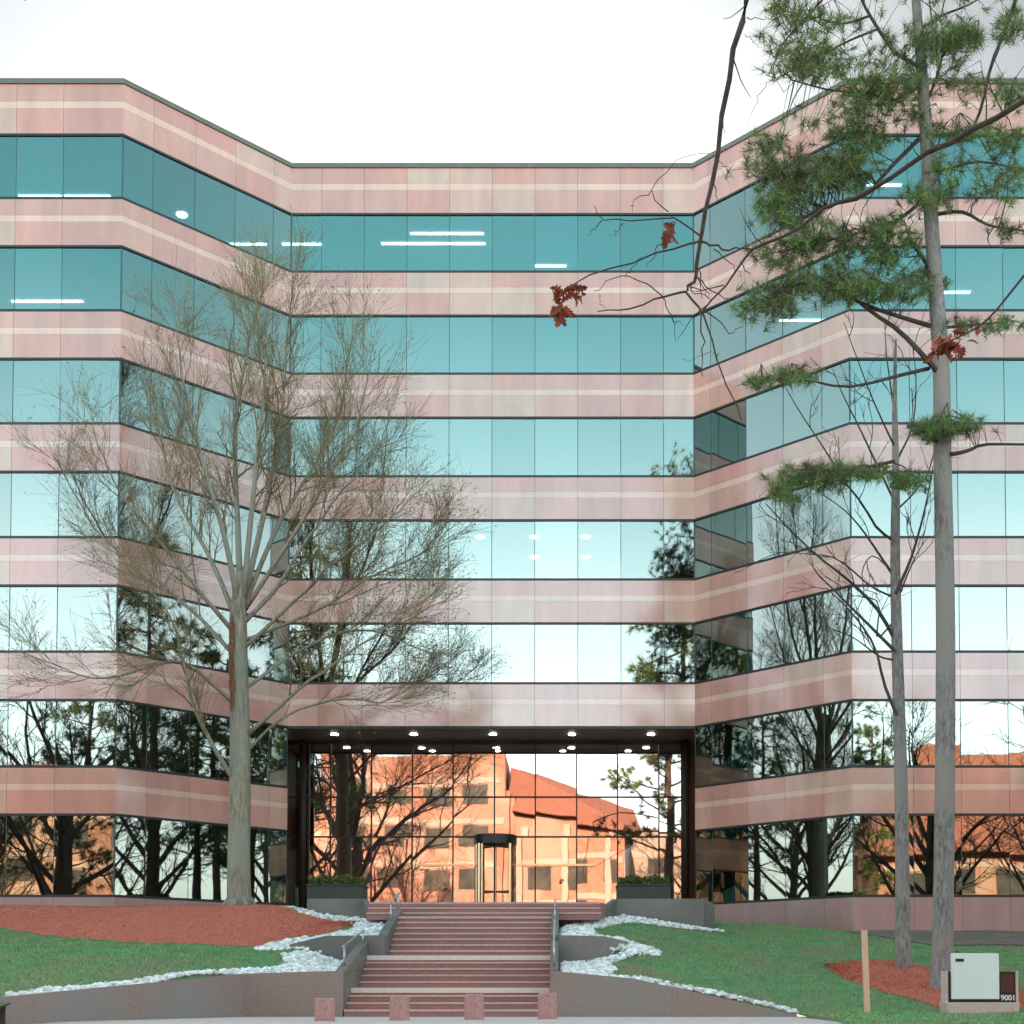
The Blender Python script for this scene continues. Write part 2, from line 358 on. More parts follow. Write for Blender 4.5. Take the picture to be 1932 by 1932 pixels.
# grass blades and straw
def inmulch(x, y):
    for X, A, B in MUL:
        if X[0] < x < X[-1] and np.interp(x, X, A) < y < np.interp(x, X, B): return True
    return False
def slivers(pts, h, w, lean, flat=False):
    P = np.array(pts); n = len(P); a = RNG.uniform(0, 2 * pi, n); hh = h * RNG.uniform(.6, 1.3, n)
    d = np.c_[np.cos(a), np.sin(a), np.zeros(n)]; t = np.c_[-d[:, 1], d[:, 0], np.zeros(n)]
    le = lean * RNG.uniform(.2, 1.2, n)
    tip = P + d * (hh * le)[:, None] + np.array((0, 0, 1)) * (hh * (1 - .5 * le if not flat else .15))[:, None]
    V = np.stack([P - t * w / 2, P + t * w / 2, tip], 1).reshape(-1, 3)
    return V, np.arange(3 * n).reshape(-1, 3)
pts = []
for (x0, x1, y0, y1, n) in ((-20, -5.1, 24, 41, 110000), (0, 15.5, 25, 46, 150000)):
    X = RNG.uniform(x0, x1, n); Y = RNG.uniform(y0, y1, n)
    for x, y in zip(X, Y):
        if y < yfront(x) + .05 or y > yback(x): continue
        if x > 9.3 and y > np.interp(x, [9.3, 10.4, 11, 14, 30], [44, 41.5, 40.6, 40, 40]) + .2: continue
        if -7.8 < x < 4.4 and y > 41.2: continue
        if abs(x) * F > 1150 * y: continue
        if inmulch(x, y) or any(inpoly((x, y), g) for g in GRAV): continue
        pts.append((x, y, ZG(x, y) - .005))
V, Fc = slivers(pts, .075, .014, .9)
tag(npmesh('grass', V, Fc, M['grass']), 'short mown green grass of the sloping lawns', 'grass', kind='stuff')
pts = []
for X, A, B in MUL:
    n = 20000; x = RNG.uniform(max(X[0], -19), min(X[-1], 15), n)
    a = np.interp(x, X, A); b = np.interp(x, X, B); u = RNG.uniform(0, 1, n); y = a + (b - a) * u + np.where(RNG.uniform(0, 1, n) < .12, RNG.normal(0, .22, n), RNG.normal(0, .05, n))
    pts += [(p, q, ZG(p, q) + .03 + .05 * sin(pi * w)) for p, q, w in zip(x, y, u)]
V, Fc = slivers(pts, .16, .014, 1.0, flat=True)
tag(npmesh('pine_straw', V, Fc, M['straw']), 'loose reddish pine straw strewn over the mulch beds', 'pine straw', kind='stuff')

lv = []
for _ in range(420):
    x, y = RNG.uniform(-18, 14), RNG.uniform(26, 43)
    if -5.2 < x < 0 or y < yfront(x) + .1 or y > yback(x): continue
    lv.append((x, y, ZG(x, y) + .05))
P = np.array(lv); n = len(P); a = RNG.uniform(0, 6.28, n); d = np.c_[np.cos(a), np.sin(a), RNG.normal(0, .3, n)] * RNG.uniform(.05, .10, (n, 1)); e = np.c_[-np.sin(a), np.cos(a), RNG.normal(0, .4, n)] * .028
M['litter'] = pr('fallen_leaf', (.20, .11, .06), (.36, .23, .13), scale=3, rough=.9, island=.4)
tag(npmesh('fallen_leaves', np.stack([P - d * .5, P + e, P + d * .5, P - e], 1).reshape(-1, 3), np.arange(4 * n).reshape(-1, 4), M['litter']), 'scattered dry brown leaves on the lawns', 'fallen leaves', kind='stuff')

# ------------------------------------------------------------------ office building
PLAN = [(-48, YF), (XL - DD, YF), (XL, D0), (XR, D0), (XR + DD, YF), (48, YF)]
def nrm(i):
    a, b = np.array(PLAN[i]), np.array(PLAN[i + 1]); u = (b - a) / np.linalg.norm(b - a); return u, np.array((u[1], -u[0])), np.linalg.norm(b - a)
def offs(o):
    out = []
    for i, p in enumerate(PLAN):
        p = np.array(p)
        if i == 0: out.append(p + nrm(0)[1] * o)
        elif i == len(PLAN) - 1: out.append(p + nrm(i - 1)[1] * o)
        else:
            n1, n2 = nrm(i - 1)[1], nrm(i)[1]; bi = n1 + n2; bi /= np.linalg.norm(bi); out.append(p + bi * o / bi.dot(n1))
    return out
LEN = [nrm(i)[2] for i in range(5)]
MOD = 1.57
def joints(i):
    L = LEN[i]
    if i == 0: j = [0] + list(np.arange(L - 1.98 - 19 * MOD, L - 1.97, MOD)) + [L]
    elif i == 4: j = [0] + list(np.arange(1.98, 1.98 + 19.5 * MOD, MOD)) + [L]
    elif i == 2: e = (L - 8 * MOD) / 2; j = [0] + [e + MOD * k for k in range(9)] + [L]
    elif i == 1: j = [0, 1.10, 2.69, 4.28, 5.87, L]
    else: j = [0, .78, 2.37, 3.96, 5.55, L]
    return [v for v in j if 0 <= v <= L]
def pos(i, t, o):
    """plan point at t metres along facade i, o metres proud of the glass line"""
    if t < 1e-6: return offs(o)[i]
    if t > LEN[i] - 1e-6: return offs(o)[i + 1]
    u, n, L = nrm(i); return np.array(PLAN[i]) + u * t + n * o
def P3(i, t, o, z): p = pos(i, t, o); return (p[0], p[1], z)
WT = [6.36, 10.14, 13.94, 17.74, 21.54, 25.34, 29.14]
WB = [3.61, 7.86, 11.66, 15.47, 19.28, 23.09, 26.90]
ROOF = 31.0
OB = thing('office_building', (-2.52, D0, 3.0), 'seven storey office block with pink granite bands, teal ribbon windows and a recessed entrance', 'office building')
def bandrows(z0, z1):
    h = z1 - z0; return [(z0, z0 + h * .51, 0), (z0 + h * .51, z0 + h * .65, 1), (z0 + h * .65, z1, 0)]
def make_band(i, z0, z1, name='stone_band', mats=None, rows=None):
    mb = MB(); J = joints(i); g = .005
    for a, b in zip(J[:-1], J[1:]):
        a2 = a + (g if a > 0 else 0); b2 = b - (g if b < LEN[i] else 0)
        for (p, q, mi) in (rows or bandrows(z0, z1)):
            q2 = q - (.004 if q < z1 - .01 else 0)
            F4 = [P3(i, a2, .04, p), P3(i, b2, .04, p), P3(i, b2, .04, q2), P3(i, a2, .04, q2)]
            B4 = [P3(i, a2, .0, p), P3(i, b2, .0, p), P3(i, b2, .0, q2), P3(i, a2, .0, q2)]
            mb.add(F4 + B4, [(0, 1, 2, 3), (0, 4, 5, 1), (3, 2, 6, 7), (0, 3, 7, 4), (1, 5, 6, 2)], mi)
    # dark backing behind the open joints
    mb.quad(P3(i, 0, .004, z0), P3(i, LEN[i], .004, z0), P3(i, LEN[i], .004, z1), P3(i, 0, .004, z1), 2)
    return mb.build(name, mats or [M['granite'], M['stripe'], M['frame']], OB)
def strip(mb, i, t0, t1, z0, z1, o0, o1):
    b = [P3(i, t0, o0, z0), P3(i, t1, o0, z0), P3(i, t1, o1, z0), P3(i, t0, o1, z0)]
    mb.hexa(b, [(x, y, z1) for x, y, _ in b])
def make_window(i, z0, z1):
    J = joints(i); mb = MB()
    u, n, L = nrm(i)
    for a, b in zip(J[:-1], J[1:]):
        w = b - a; e1, e2 = RNG.normal(0, .0028, 2)      # each pane sits very slightly out of true
        q = []
        for (t, z) in ((a, z0), (b, z0), (b, z1), (a, z1)):
            p = np.array(P3(i, t, 0, z)); k = e1 * (t - (a + b) / 2) + e2 * (z - (z0 + z1) / 2)
            q.append((p[0] + n[0] * k, p[1] + n[1] * k, z))
        mb.quad(*q)
    w = mb.build('ribbon_window', M['glass'], OB)
    mb = MB()
    strip(mb, i, 0, L, z1 - .075, z1, .045, -.03); strip(mb, i, 0, L, z0, z0 + .085, .045, -.03)
    for t in J:
        if t in (0, L):
            a, b = (0, .03) if t == 0 else (L - .03, L)
        else: a, b = t - .012, t + .012
        strip(mb, i, a, b, z0 + .085, z1 - .075, .006, -.03); mb.m[-6:] = [1] * 6
    mb.build('window_frame', [M['frame'], M['sealant']], w)
for k in range(7):
    for i in range(5):
        if i == 2 and k < 2: continue
        make_window(i, WB[k], WT[k])
        top = WB[k + 1] if k < 6 else ROOF - .17
        make_band(i, WT[k], top)
make_band(2, WT[1], WB[2])
mb = MB()
for i in range(5): strip(mb, i, 0, LEN[i], ROOF - .17, ROOF, .09, -.25)
mb.build('coping', M['coping'], OB)
for i in (0, 1, 3, 4):
    make_band(i, 1.6, WB[0], 'plinth', [M['plinth'], M['plinth'], M['frame']], [(1.6, WB[0], 0)])
# floor plates: ceilings of one storey, floor of the next; core wall; roof
def plate(name, z0, z1, inset, yb, m, pts=None):
    f = pts or [tuple(p) for p in offs(-inset)]
    poly = [(f[0][0], yb)] + f + [(f[-1][0], yb)]
    mb = MB(); mb.hexa([(x, y, z0) for x, y in poly], [(x, y, z1) for x, y in poly]); return mb.build(name, m, OB)
for k in range(1, 6): plate('floor_plate', WT[k], WB[k + 1], .10, 72, M['slab'])
plate('roof', WT[6], ROOF - .25, .10, 72, M['slab'])
LR = 52.05                                            # lobby glass line
fr = [tuple(p) for p in offs(-.10)]
for pts in ([fr[0], fr[1], (XL - 1.0, D0 - .84), (XL - 1.0, 57)], [(XR + .6, 57), (XR + .6, D0 - .44), fr[4], fr[5]]):
    plate('floor_plate', WT[0], WB[1], .1, 72, M['slab'], pts)
    plate('ground_floor', 2.6, WB[0] - .05, .1, 72, M['slab'], pts)
mb = MB(); mb.box(-47.9, 47.9, 59.5, 60, 0, ROOF - .3); mb.box(-48, -47.8, YF, 72, 0, ROOF - .2); mb.box(47.8, 48, YF, 72, 0, ROOF - .2); mb.box(-48, 48, 72, 72.3, 0, ROOF - .2)
mb.build('rear_wall', M['core'], OB)
mb = MB()
for k in range(1, 7):
    for x in (-40, -31, -22, 16.5, 25, 34, 43): mb.box(x - .08, x + .08, 46.2, 59.5, WB[k], WT[k])
    for x in (-13.2, 8.3): mb.box(x - .08, x + .08, 53, 59.5, WB[k], WT[k])
    mb.box(-48, 48, 56.4, 56.5, WB[k], WB[k] + 1.2)
mb.build('partition_wall', M['core'], OB)
# fluorescent fittings seen through the upper windows
def lightbar(k, px0, px1, py, w=.10):
    z = WT[k] - .035
    Y = 44.0
    while at(px0, py, Y).z < z: Y += .02
    a, b = at(px0, py, Y).x, at(px1, py, Y).x
    mb = MB(); mb.box(a, b, Y - w / 2, Y + w / 2, z - .008, z + .02); mb.build('ceiling_light', M['lamp'], OB)
for a in ((6, 720, 915, 460), (6, 775, 912, 441), (6, 1010, 1068, 502), (6, 425, 503, 461), (6, 533, 606, 461), (6, 36, 116, 371), (6, 122, 208, 371), (5, 22, 156, 569), (5, 1471, 1556, 605), (6, 1636, 1700, 350), (5, 1760, 1830, 552)):
    lightbar(*a)
z = WT[6] - .04
mb = MB(); p = at(343, 408, 49.4); mb.tube([(p.x, 49.4, z), (p.x, 49.4, z + .03)], [.2, .2], 14); mb.build('ceiling_light', M['lamp'], OB)
for px, py in ((905, 1014), (1008, 1014), (1105, 1014), (1008, 1052), (1105, 1052)):
    z = WT[3] - .04; Y = 49.6
    while at(px, py, Y).z < z: Y += .02
    p = at(px, py, Y); mb = MB(); mb.tube([(p.x, Y, z), (p.x, Y, z + .03)], [.17, .17], 12); mb.build('ceiling_light', M['lamp'], OB)

# entrance recess
TER = 3.135
SOF = WT[1]
mb = MB(); mb.hexa([(XL + .05, D0 + .02, SOF - .06), (XR - .05, D0 + .02, SOF - .06), (XR + .5, 58, SOF - .06), (XL - .9, 58, SOF - .06), (XL - .9, D0 + .05 - .9, SOF - .06)][:4], [(XL + .05, D0 + .02, SOF + .3), (XR - .05, D0 + .02, SOF + .3), (XR + .5, 58, SOF + .3), (XL - .9, 58, SOF + .3)]); mb.build('soffit', M['soffit'], OB)
mb = MB(); mb.box(XL, XR, D0 - .03, D0 + .10, SOF - .10, SOF - .002); mb.build('soffit_edge', M['frame'], OB)
for px in (632, 781, 930, 1079, 1228):
    p = at(px, 1383, 50.7); mb = MB(); mb.tube([(p.x, 50.6, SOF - .085), (p.x, 50.6, SOF - .05)], [.13, .13], 14); mb.build('downlight', M['downlamp'], OB)
for q in range(5):
    x = XL + 2.2 + q * 2.6; mb = MB(); mb.tube([(x, 54.2, SOF - .085), (x, 54.2, SOF - .05)], [.12, .12], 12); mb.build('downlight', M['downlamp'], OB)
TR1, TR2 = at(930, 1504, LR).z, at(930, 1579, LR).z
mx = [XL - .85, XL + .30] + [at(px, 1500, LR).x for px in (624, 701, 778, 855, 933, 1010, 1088, 1165, 1243)] + [XR - .2]
lev = [TER + .02, TR2, TR1, SOF - .12]
mb = MB()
for a, b in zip(mx[:-1], mx[1:]):
    for z0, z1 in zip(lev[:-1], lev[1:]):
        e1, e2 = RNG.normal(0, .0016, 2)
        mb.quad(*[(x, LR + e1 * (x - (a + b) / 2) + e2 * (z - (z0 + z1) / 2), z) for x, z in ((a, z0), (b, z0), (b, z1), (a, z1))])
lg = mb.build('lobby_glazing', M['lobby_glass'], OB)
mb = MB()
for x in mx[1:-1]: mb.box(x - .025, x + .025, LR - .07, LR + .06, TER, SOF - .06)
for z in (TR1, TR2): mb.box(mx[0], mx[-1], LR - .05, LR + .05, z - .03, z + .03)
mb.box(mx[0], mx[-1], LR - .06, LR + .08, SOF - .20, SOF - .062)
mb.box(mx[0], mx[-1], LR - .06, LR + .08, TER, TER + .10)
mb.build('glazing_frame', M['bronze'], lg)
for x in (XL + .10, XR - .14):
    mb = MB(); mb.tube([(x, LR - .25, TER), (x, LR - .25, SOF - .06)], [.13, .13], 20); mb.build('column', M['bronze'], OB, smooth=True)
for p0, p1 in ((790, 893), (975, 1122)):
    mb = MB(); mb.box(at(p0, 1634, LR).x, at(p1, 1634, LR).x, LR - .11, LR - .075, 5.28, 5.36); mb.build('door_rail', M['brass'], OB)
# revolving door drum
dx = (at(897, 1640, LR).x + at(972, 1640, LR).x) / 2; dr = .82
rd = bpy.data.objects.new('revolving_door', None); C.objects.link(rd); rd.parent = OB; rd.location = -OB.location
mb = MB(); a = np.linspace(0, 2 * pi, 33)[:-1]
mb.hexa([(dx + dr * cos(t), LR + dr * sin(t), 6.10) for t in a], [(dx + dr * cos(t), LR + dr * sin(t), TR2 + .05) for t in a]); mb.build('drum_canopy', M['frame'], rd)
mb = MB()
for s in (0, pi):
    aa = np.linspace(s - .75, s + .75, 9)
    for t0, t1 in zip(aa[:-1], aa[1:]):
        mb.quad((dx + dr * .97 * cos(t0), LR + dr * .97 * sin(t0), TER), (dx + dr * .97 * cos(t1), LR + dr * .97 * sin(t1), TER), (dx + dr * .97 * cos(t1), LR + dr * .97 * sin(t1), 6.10), (dx + dr * .97 * cos(t0), LR + dr * .97 * sin(t0), 6.10))
mb.build('drum_glass', M['lobby_glass'], rd)
for t in (.9, .9 + pi / 2, .9 + pi, .9 + 1.5 * pi):
    e = (dx + (dr - .06) * cos(t), LR + (dr - .06) * sin(t)); mb = MB()
    mb.tube([(e[0], e[1], TER + .03), (e[0], e[1], 6.09)], [.035, .035], 8)
    for z in (TER + .12, 4.3, 6.04): mb.tube([(dx, LR, z), (e[0], e[1], z)], [.035, .035], 6)
    mb.build('door_leaf', M['brass'], rd)
for t in (-.78, -pi + .78):
    mb = MB(); mb.tube([(dx + dr * cos(t), LR + dr * sin(t), TER), (dx + dr * cos(t), LR + dr * sin(t), 6.10)], [.05, .05], 8); mb.build('door_post', M['brass'], rd)
mb = MB(); mb.tube([(dx, LR, TER), (dx, LR, 6.10)], [.05, .05], 8); mb.build('door_shaft', M['brass'], rd)
# lobby interior
mb = MB(); mb.box(XL - 1, XR + .6, 57.6, 58, TER, SOF); mb.box(XL - 1, XL - .87, D0 - .7, 57.6, TER, SOF); mb.box(XR + .4, XR + .6, D0 - .2, 57.6, TER, SOF); mb.box(-7.5, -6.7, 55.6, 56.4, TER, SOF); mb.box(1.7, 2.5, 55.6, 56.4, TER, SOF); mb.box(-4.6, -.5, 56.3, 57, TER, TER + 1.1)
mb.build('lobby_wall', M['wood'], OB)

# ------------------------------------------------------------------ terrace, stairs, walls
T0 = 39.65
mb = MB()
poly = [(XL - .9, 58), (XL - .9, 49.0), (-8.3, 44), (-7.7, 41.72), (-6.05, 41.72), (-5.5, T0), (1.1, T0), (1.72, 41.72), (4.3, 41.72), (4.6, 47), (XR + .3, 49.5), (XR + .3, 58)]
poly = poly[::-1]
mb.hexa([(x, y, 1.9) for x, y in poly], [(x, y, TER) for x, y in poly])
tag(mb.build('terrace', M['terrace']), kind='structure')
ST = thing('stone_stairs', (-2.6, 31.4, 0), 'broad pink granite stairs in four flights climbing to the entrance terrace', 'stairs')
R = .165; SL, SR = -4.97, -.26
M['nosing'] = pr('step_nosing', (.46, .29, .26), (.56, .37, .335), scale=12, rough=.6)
def flight(n, y0, z0, x0, x1, tread=.33, back=40.2, xx=None):
    mb = MB()
    for k in range(n):
        a, b = (x0, x1)
        y = y0 + k * tread
        mb.box(a, b, y, y0 + n * tread + .02 if k == n - 1 else y + tread + .004, z0 + k * R - (0 if k else .05), z0 + (k + 1) * R - .05)
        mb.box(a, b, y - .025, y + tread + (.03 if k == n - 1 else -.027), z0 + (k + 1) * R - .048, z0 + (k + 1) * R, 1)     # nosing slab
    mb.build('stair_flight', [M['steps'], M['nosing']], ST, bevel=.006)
    return y0 + (n - 1) * tread, z0 + n * R
def landing(y0, y1, z, x0, x1):
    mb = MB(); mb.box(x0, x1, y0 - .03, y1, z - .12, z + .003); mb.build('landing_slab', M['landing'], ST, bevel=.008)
ya, za = flight(3, 31.4, 0, SL, SR)
landing(32.4, 33.75, 4 * R, SL, SR)
mb = MB(); mb.box(SL, SR, 32.4, 33.7, 2.9 * R, 4 * R - .121); mb.build('stair_riser', M['steps'], ST)
flight(4, 33.72, 4 * R, SL, SR)
landing(35.05, 36.0, 9 * R, SL, SR)
mb = MB(); mb.box(SL, SR, 35.05, 35.98, 7.9 * R, 9 * R - .121); mb.build('stair_riser', M['steps'], ST)
flight(6, 35.99, 9 * R, -4.52, SR)
mb = MB(); mb.box(-4.52, SR, 37.98, 38.95, 14.8 * R, 16 * R - .061); mb.build('stair_riser', M['steps'], ST)
M['landing2'] = pr('upper_landing_edge', (.46, .32, .27), (.54, .38, .33), scale=8, rough=.65)
mb = MB(); mb.box(-4.52, SR, 37.95, 38.98, 16 * R - .06, 16 * R); mb.build('landing_slab', M['landing2'], ST)
flight(3, 38.96, 16 * R, -5.55, 1.15)
mb = MB(); mb.box(-5.5, 1.1, 39.6, 40.4, 18.2 * R, 19 * R + .004); mb.build('stair_riser', M['steps'], ST)

def sloped_wall(mb, pts, th, zb):
    """wall along a plan polyline; pts = (x, y, ztop); thickness to the back (left-hand side)"""
    n = len(pts); P = [np.array(p[:2]) for p in pts]; back = []
    for i in range(n):
        d = []
        if i > 0: d.append(P[i] - P[i - 1])
        if i < n - 1: d.append(P[i + 1] - P[i])
        m = [np.array((-v[1], v[0])) / np.linalg.norm(v) for v in d]; b = sum(m); b /= np.linalg.norm(b); back.append(P[i] + b * th / b.dot(m[0]))
    for i in range(n - 1):
        a, b = pts[i], pts[i + 1]
        base = [(a[0], a[1], zb), (b[0], b[1], zb), (*back[i + 1], zb), (*back[i], zb)]
        top = [(a[0], a[1], a[2]), (b[0], b[1], b[2]), (*back[i + 1], b[2]), (*back[i], a[2])]
        n0 = len(mb.v); mb.add(base + top, [(0, 1, 5, 4), (4, 5, 6, 7), (2, 3, 7, 6)])
        if i == 0: mb.f.append((n0 + 0, n0 + 4, n0 + 7, n0 + 3)); mb.m.append(0)
        if i == n - 2: mb.f.append((n0 + 1, n0 + 2, n0 + 6, n0 + 5)); mb.m.append(0)
def wall(pts, th, zb, m, label, grp='granite retaining walls'):
    mb = MB(); sloped_wall(mb, pts, th, zb); return tag(mb.build('retaining_wall', m), label, 'retaining wall', grp)
wall([(-10.5, 25.9, .50), (-7.3, 31.42, .99), (-5.0, 31.42, 1.06)], .2, -.4, M['wall'], 'long brown granite wall angling out to the left of the stairs below the left lawn')
wall([(-.24, 31.42, 1.06), (1.66, 31.42, .88), (5.42, 31.42, .05)], .2, -.4, M['wall'], 'brown granite wall tapering into the pavement right of the stairs')
wall([(-7.0, 35.28, 1.78), (-6.1, 35.3, 2.0), (-4.55, 35.3, 2.02)], .2, .9, M['wall_dark'], 'short dark middle wall between the two gravel tiers left of the stairs')
wall([(-.05, 35.3, 2.02), (1.15, 35.3, 1.99), (1.75, 35.55, 1.86)], .2, .9, M['wall_dark'], 'short dark middle wall between the two gravel tiers right of the stairs')
wall([(-8.0, 43.0, 3.34), (-7.7, 41.5, 3.36), (-6.05, 41.5, 3.36), (-5.56, 39.9, 2.85)], .2, 2.2, M['wall_dark'], 'low dark wall along the terrace in front of the left planter')
wall([(1.16, 39.9, 2.85), (1.7, 41.5, 3.36), (4.35, 41.5, 3.36), (4.9, 43.4, 3.3)], .2, 2.2, M['wall_dark'], 'low dark wall along the terrace in front of the right planter')
def cheek(x0, x1, ya, za, yb, zb_, label):
    mb = MB(); mb.hexa([(x0, ya, -.1), (x1, ya, -.1), (x1, yb, -.1), (x0, yb, -.1)], [(x0, ya, za), (x1, ya, za), (x1, yb, zb_), (x0, yb, zb_)])
    return tag(mb.build('stair_cheek', M['wall_dark'], bevel=.01), label, 'stair side wall', 'sloping stair side walls')
cheek(-5.2, -4.975, 31.63, 1.08, 35.29, 1.86, 'sloping dark side wall left of the lower flights')
cheek(-4.75, -4.525, 35.51, 2.04, 38.95, 2.9, 'sloping dark side wall left of the upper flight')
cheek(-.255, -.06, 31.63, 1.08, 35.29, 1.86, 'sloping dark side wall right of the lower flights')
cheek(-.255, -.06, 35.51, 2.04, 38.95, 2.9, 'sloping dark side wall right of the upper flight')

def handrail(x, ya, za0, za1, yb, zb0, zb1, label):
    t = thing('handrail', (x, ya, za0), label, 'handrail', 'steel handrails beside the stairs')
    mb = MB(); mb.tube([(x, ya - .25, za1 - .04), (x, ya, za1), (x, yb, zb1), (x, yb + .28, zb1 + .02)], [.024] * 4, 8); mb.build('top_rail', M['steel'], t, smooth=True)
    for y, z0, z1 in ((ya, za0, za1), (yb, zb0, zb1)):
        mb = MB(); mb.tube([(x, y, z0), (x, y, z1)], [.026, .026], 8); mb.build('post', M['steel'], t, smooth=True)
handrail(-5.08, 32.1, 1.14, 1.66, 35.1, 1.78, 2.12, 'thin steel handrail on the left wall beside the lower flights')
handrail(-4.64, 37.3, 2.4, 2.98, 39.0, 2.85, 3.36, 'thin steel handrail on the left wall at the stair head')
handrail(-.16, 32.1, 1.14, 1.86, 35.1, 1.78, 2.4, 'thin steel handrail on the right wall beside the lower flights')
handrail(-.16, 37.0, 2.4, 2.9, 39.0, 2.85, 3.2, 'thin steel handrail on the right wall at the stair head')

def shrub_top(x0, x1, y0, y1, z0, z1, n, size, m, parent, name='hedge'):
    P = np.c_[RNG.uniform(x0, x1, n), RNG.uniform(y0, y1, n), z0 + (z1 - z0) * RNG.uniform(0, 1, n) ** .6]
    P[:, 2] += .05 * np.sin(P[:, 0] * 9) + RNG.normal(0, .015, n)
    d = RNG.normal(size=(n, 3)); d /= np.linalg.norm(d, axis=1)[:, None]; e = np.cross(d, RNG.normal(size=(n, 3))); e /= np.linalg.norm(e, axis=1)[:, None]
    s = size * RNG.uniform(.6, 1.4, (n, 1))
    V = np.stack([P - e * s * .35, P + d * s, P + e * s * .35, P - d * s], 1).reshape(-1, 3)
    return npmesh(name, V, np.arange(4 * n).reshape(-1, 4), m, parent)
for (xa, xb, lab) in ((at(606 / 1.0352, 1690, 43.6).x, at(713 / 1.0352, 1690, 43.6).x, 'dark bronze planter box with clipped green hedge left of the entrance'), (at(1205 / 1.0352, 1690, 43.6).x, at(1307 / 1.0352, 1690, 43.6).x, 'dark bronze planter box with clipped green hedge right of the entrance')):
    t = thing('planter', ((xa + xb) / 2, 43.6, TER), lab, 'planter', 'planters on the terrace')
    mb = MB(); mb.box(xa, xb, 43, 44.2, TER, 3.86); mb.box(xa - .03, xb + .03, 42.97, 44.23, 3.86, 3.91); mb.build('planter_box', M['planter'], t, bevel=.015)
    shrub_top(xa + .03, xb - .03, 43.05, 44.15, 3.86, 4.18, 5000, .045, M['hedge'], t)

# bollards
GB = 'stubby pink granite bollards in front of the stairs'
bl = ['stubby granite bollard leftmost in the row, before the brown wall', 'stubby granite bollard second from the left, before the steps', 'stubby granite bollard third from the left, before the steps', 'stubby granite bollard at the right end, beside the right wall']
b0 = None
for i, (px, ptop, Y) in enumerate(((613, 1883, 27.3), (754, 1878, 27.9), (895, 1875, 28.4), (1033, 1873, 28.9))):
    p = at(px, ptop, Y)
    if b0 is None:
        b0 = o = thing('bollard', (0, 0, 0), bl[i], 'bollard', GB)
        prof = [(.0, .20), (.03, .205), (.47, .20), (.50, .195), (.52, .18)]
        mb = MB(); mb.tube([(0, 0, z) for z, r in prof], [r for z, r in prof], 20); mb.build('shaft', M['bollard'], o, smooth=False)
        mb = MB(); mb.tube([(0, 0, -.05), (0, 0, .012)], [.235, .235], 20); mb.build('base_ring', M['sign_base'], o)
    else:
        o = b0.copy(); C.objects.link(o); o['label'] = bl[i]
        for ch in b0.children:
            c = ch.copy(); C.objects.link(c); c.parent = o
    o.location = (p.x, Y, 0.0 if i else -.0)
    o.scale = (1, 1, (p.z) / .52)

# monument sign
sy = 30.4
sp = at(1848, 1905, sy); zs = ZG(sp.x, sy)
t = thing('monument_sign', (sp.x, sy, zs), 'low black and white monument sign numbered 9001 on the mulch beside the pine', 'sign')
def sx(px): return at(px, 1850, sy).x
def sz(py): return at(1850, py, sy).z
mb = MB(); z1, z2 = sz(1908), sz(1891)
mb.hexa([(sx(1783), sy - .28, zs - .15), (sx(1912), sy - .28, zs - .15), (sx(1912), sy + .3, zs - .15), (sx(1783), sy + .3, zs - .15)], [(sx(1778), sy - .3, z2), (sx(1916), sy - .3, z2), (sx(1916), sy + .32, z2), (sx(1778), sy + .32, z2)])
mb.build('base', M['sign_base'], t, bevel=.012)
mb = MB(); mb.box(sx(1786), sx(1913), sy - .1, sy + .2, z2, sz(1833)); mb.build('black_box', M['sign_black'], t, bevel=.01)
for p0, p1 in ((1780, 1785.8), (1913.2, 1918)):
    mb = MB(); mb.box(sx(p0), sx(p1), sy - .12, sy + .22, z2, sz(1832)); mb.build('end_post', M['sign_base'], t)
mb = MB(); mb.box(sx(1791), sx(1880), sy - .2, sy - .104, sz(1885), sz(1799)); pn = mb.build('white_panel', M['sign_white'], t, bevel=.012)
mb = MB(); mb.box(sx(1798), sx(1814), sy - .206, sy - .202, sz(1815), sz(1809)); mb.build('logo_mark', M['sign_black'], pn)
mb = MB(); mb.box(sx(1886), sx(1909), sy - .106, sy - .102, sz(1872), sz(1839)); mb.build('maroon_panel', M['sign_red'], t)
cu = bpy.data.curves.new('number', 'FONT'); cu.body = '9001'; cu.size = .165; cu.extrude = .008; cu.offset = .003; cu.space_character = .95
tmp = bpy.data.objects.new('number', cu); me = bpy.data.meshes.new_from_object(tmp); bpy.data.objects.remove(tmp)
me.materials.append(M['sign_white']); no = bpy.data.objects.new('number', me); C.objects.link(no); no.parent = t
no.rotation_euler = (pi / 2, 0, 0); no.location = Vector((sx(1884.5), sy - .112, sz(1887))) - t.location
w = max(v.co.x for v in me.vertices); no.scale = ((sx(1910) - sx(1884.5)) / w, 1.0, 1)

# timber stake
a, b = at(1637, 1916, 30.0), at(1630.5, 1755, 30.0)
mb = MB(); h = .058
mb.hexa([(a.x - h, 30 - h, a.z - .2), (a.x + h, 30 - h, a.z - .2), (a.x + h, 30 + h, a.z - .2), (a.x - h, 30 + h, a.z - .2)], [(b.x - h, 30 - h, b.z), (b.x + h, 30 - h, b.z), (b.x + h, 30 + h, b.z), (b.x - h, 30 + h, b.z)])
tag(mb.build('timber_stake', M['stake'], bevel=.008), 'raw pinkish timber stake standing in the right lawn, leaning slightly', 'stake')

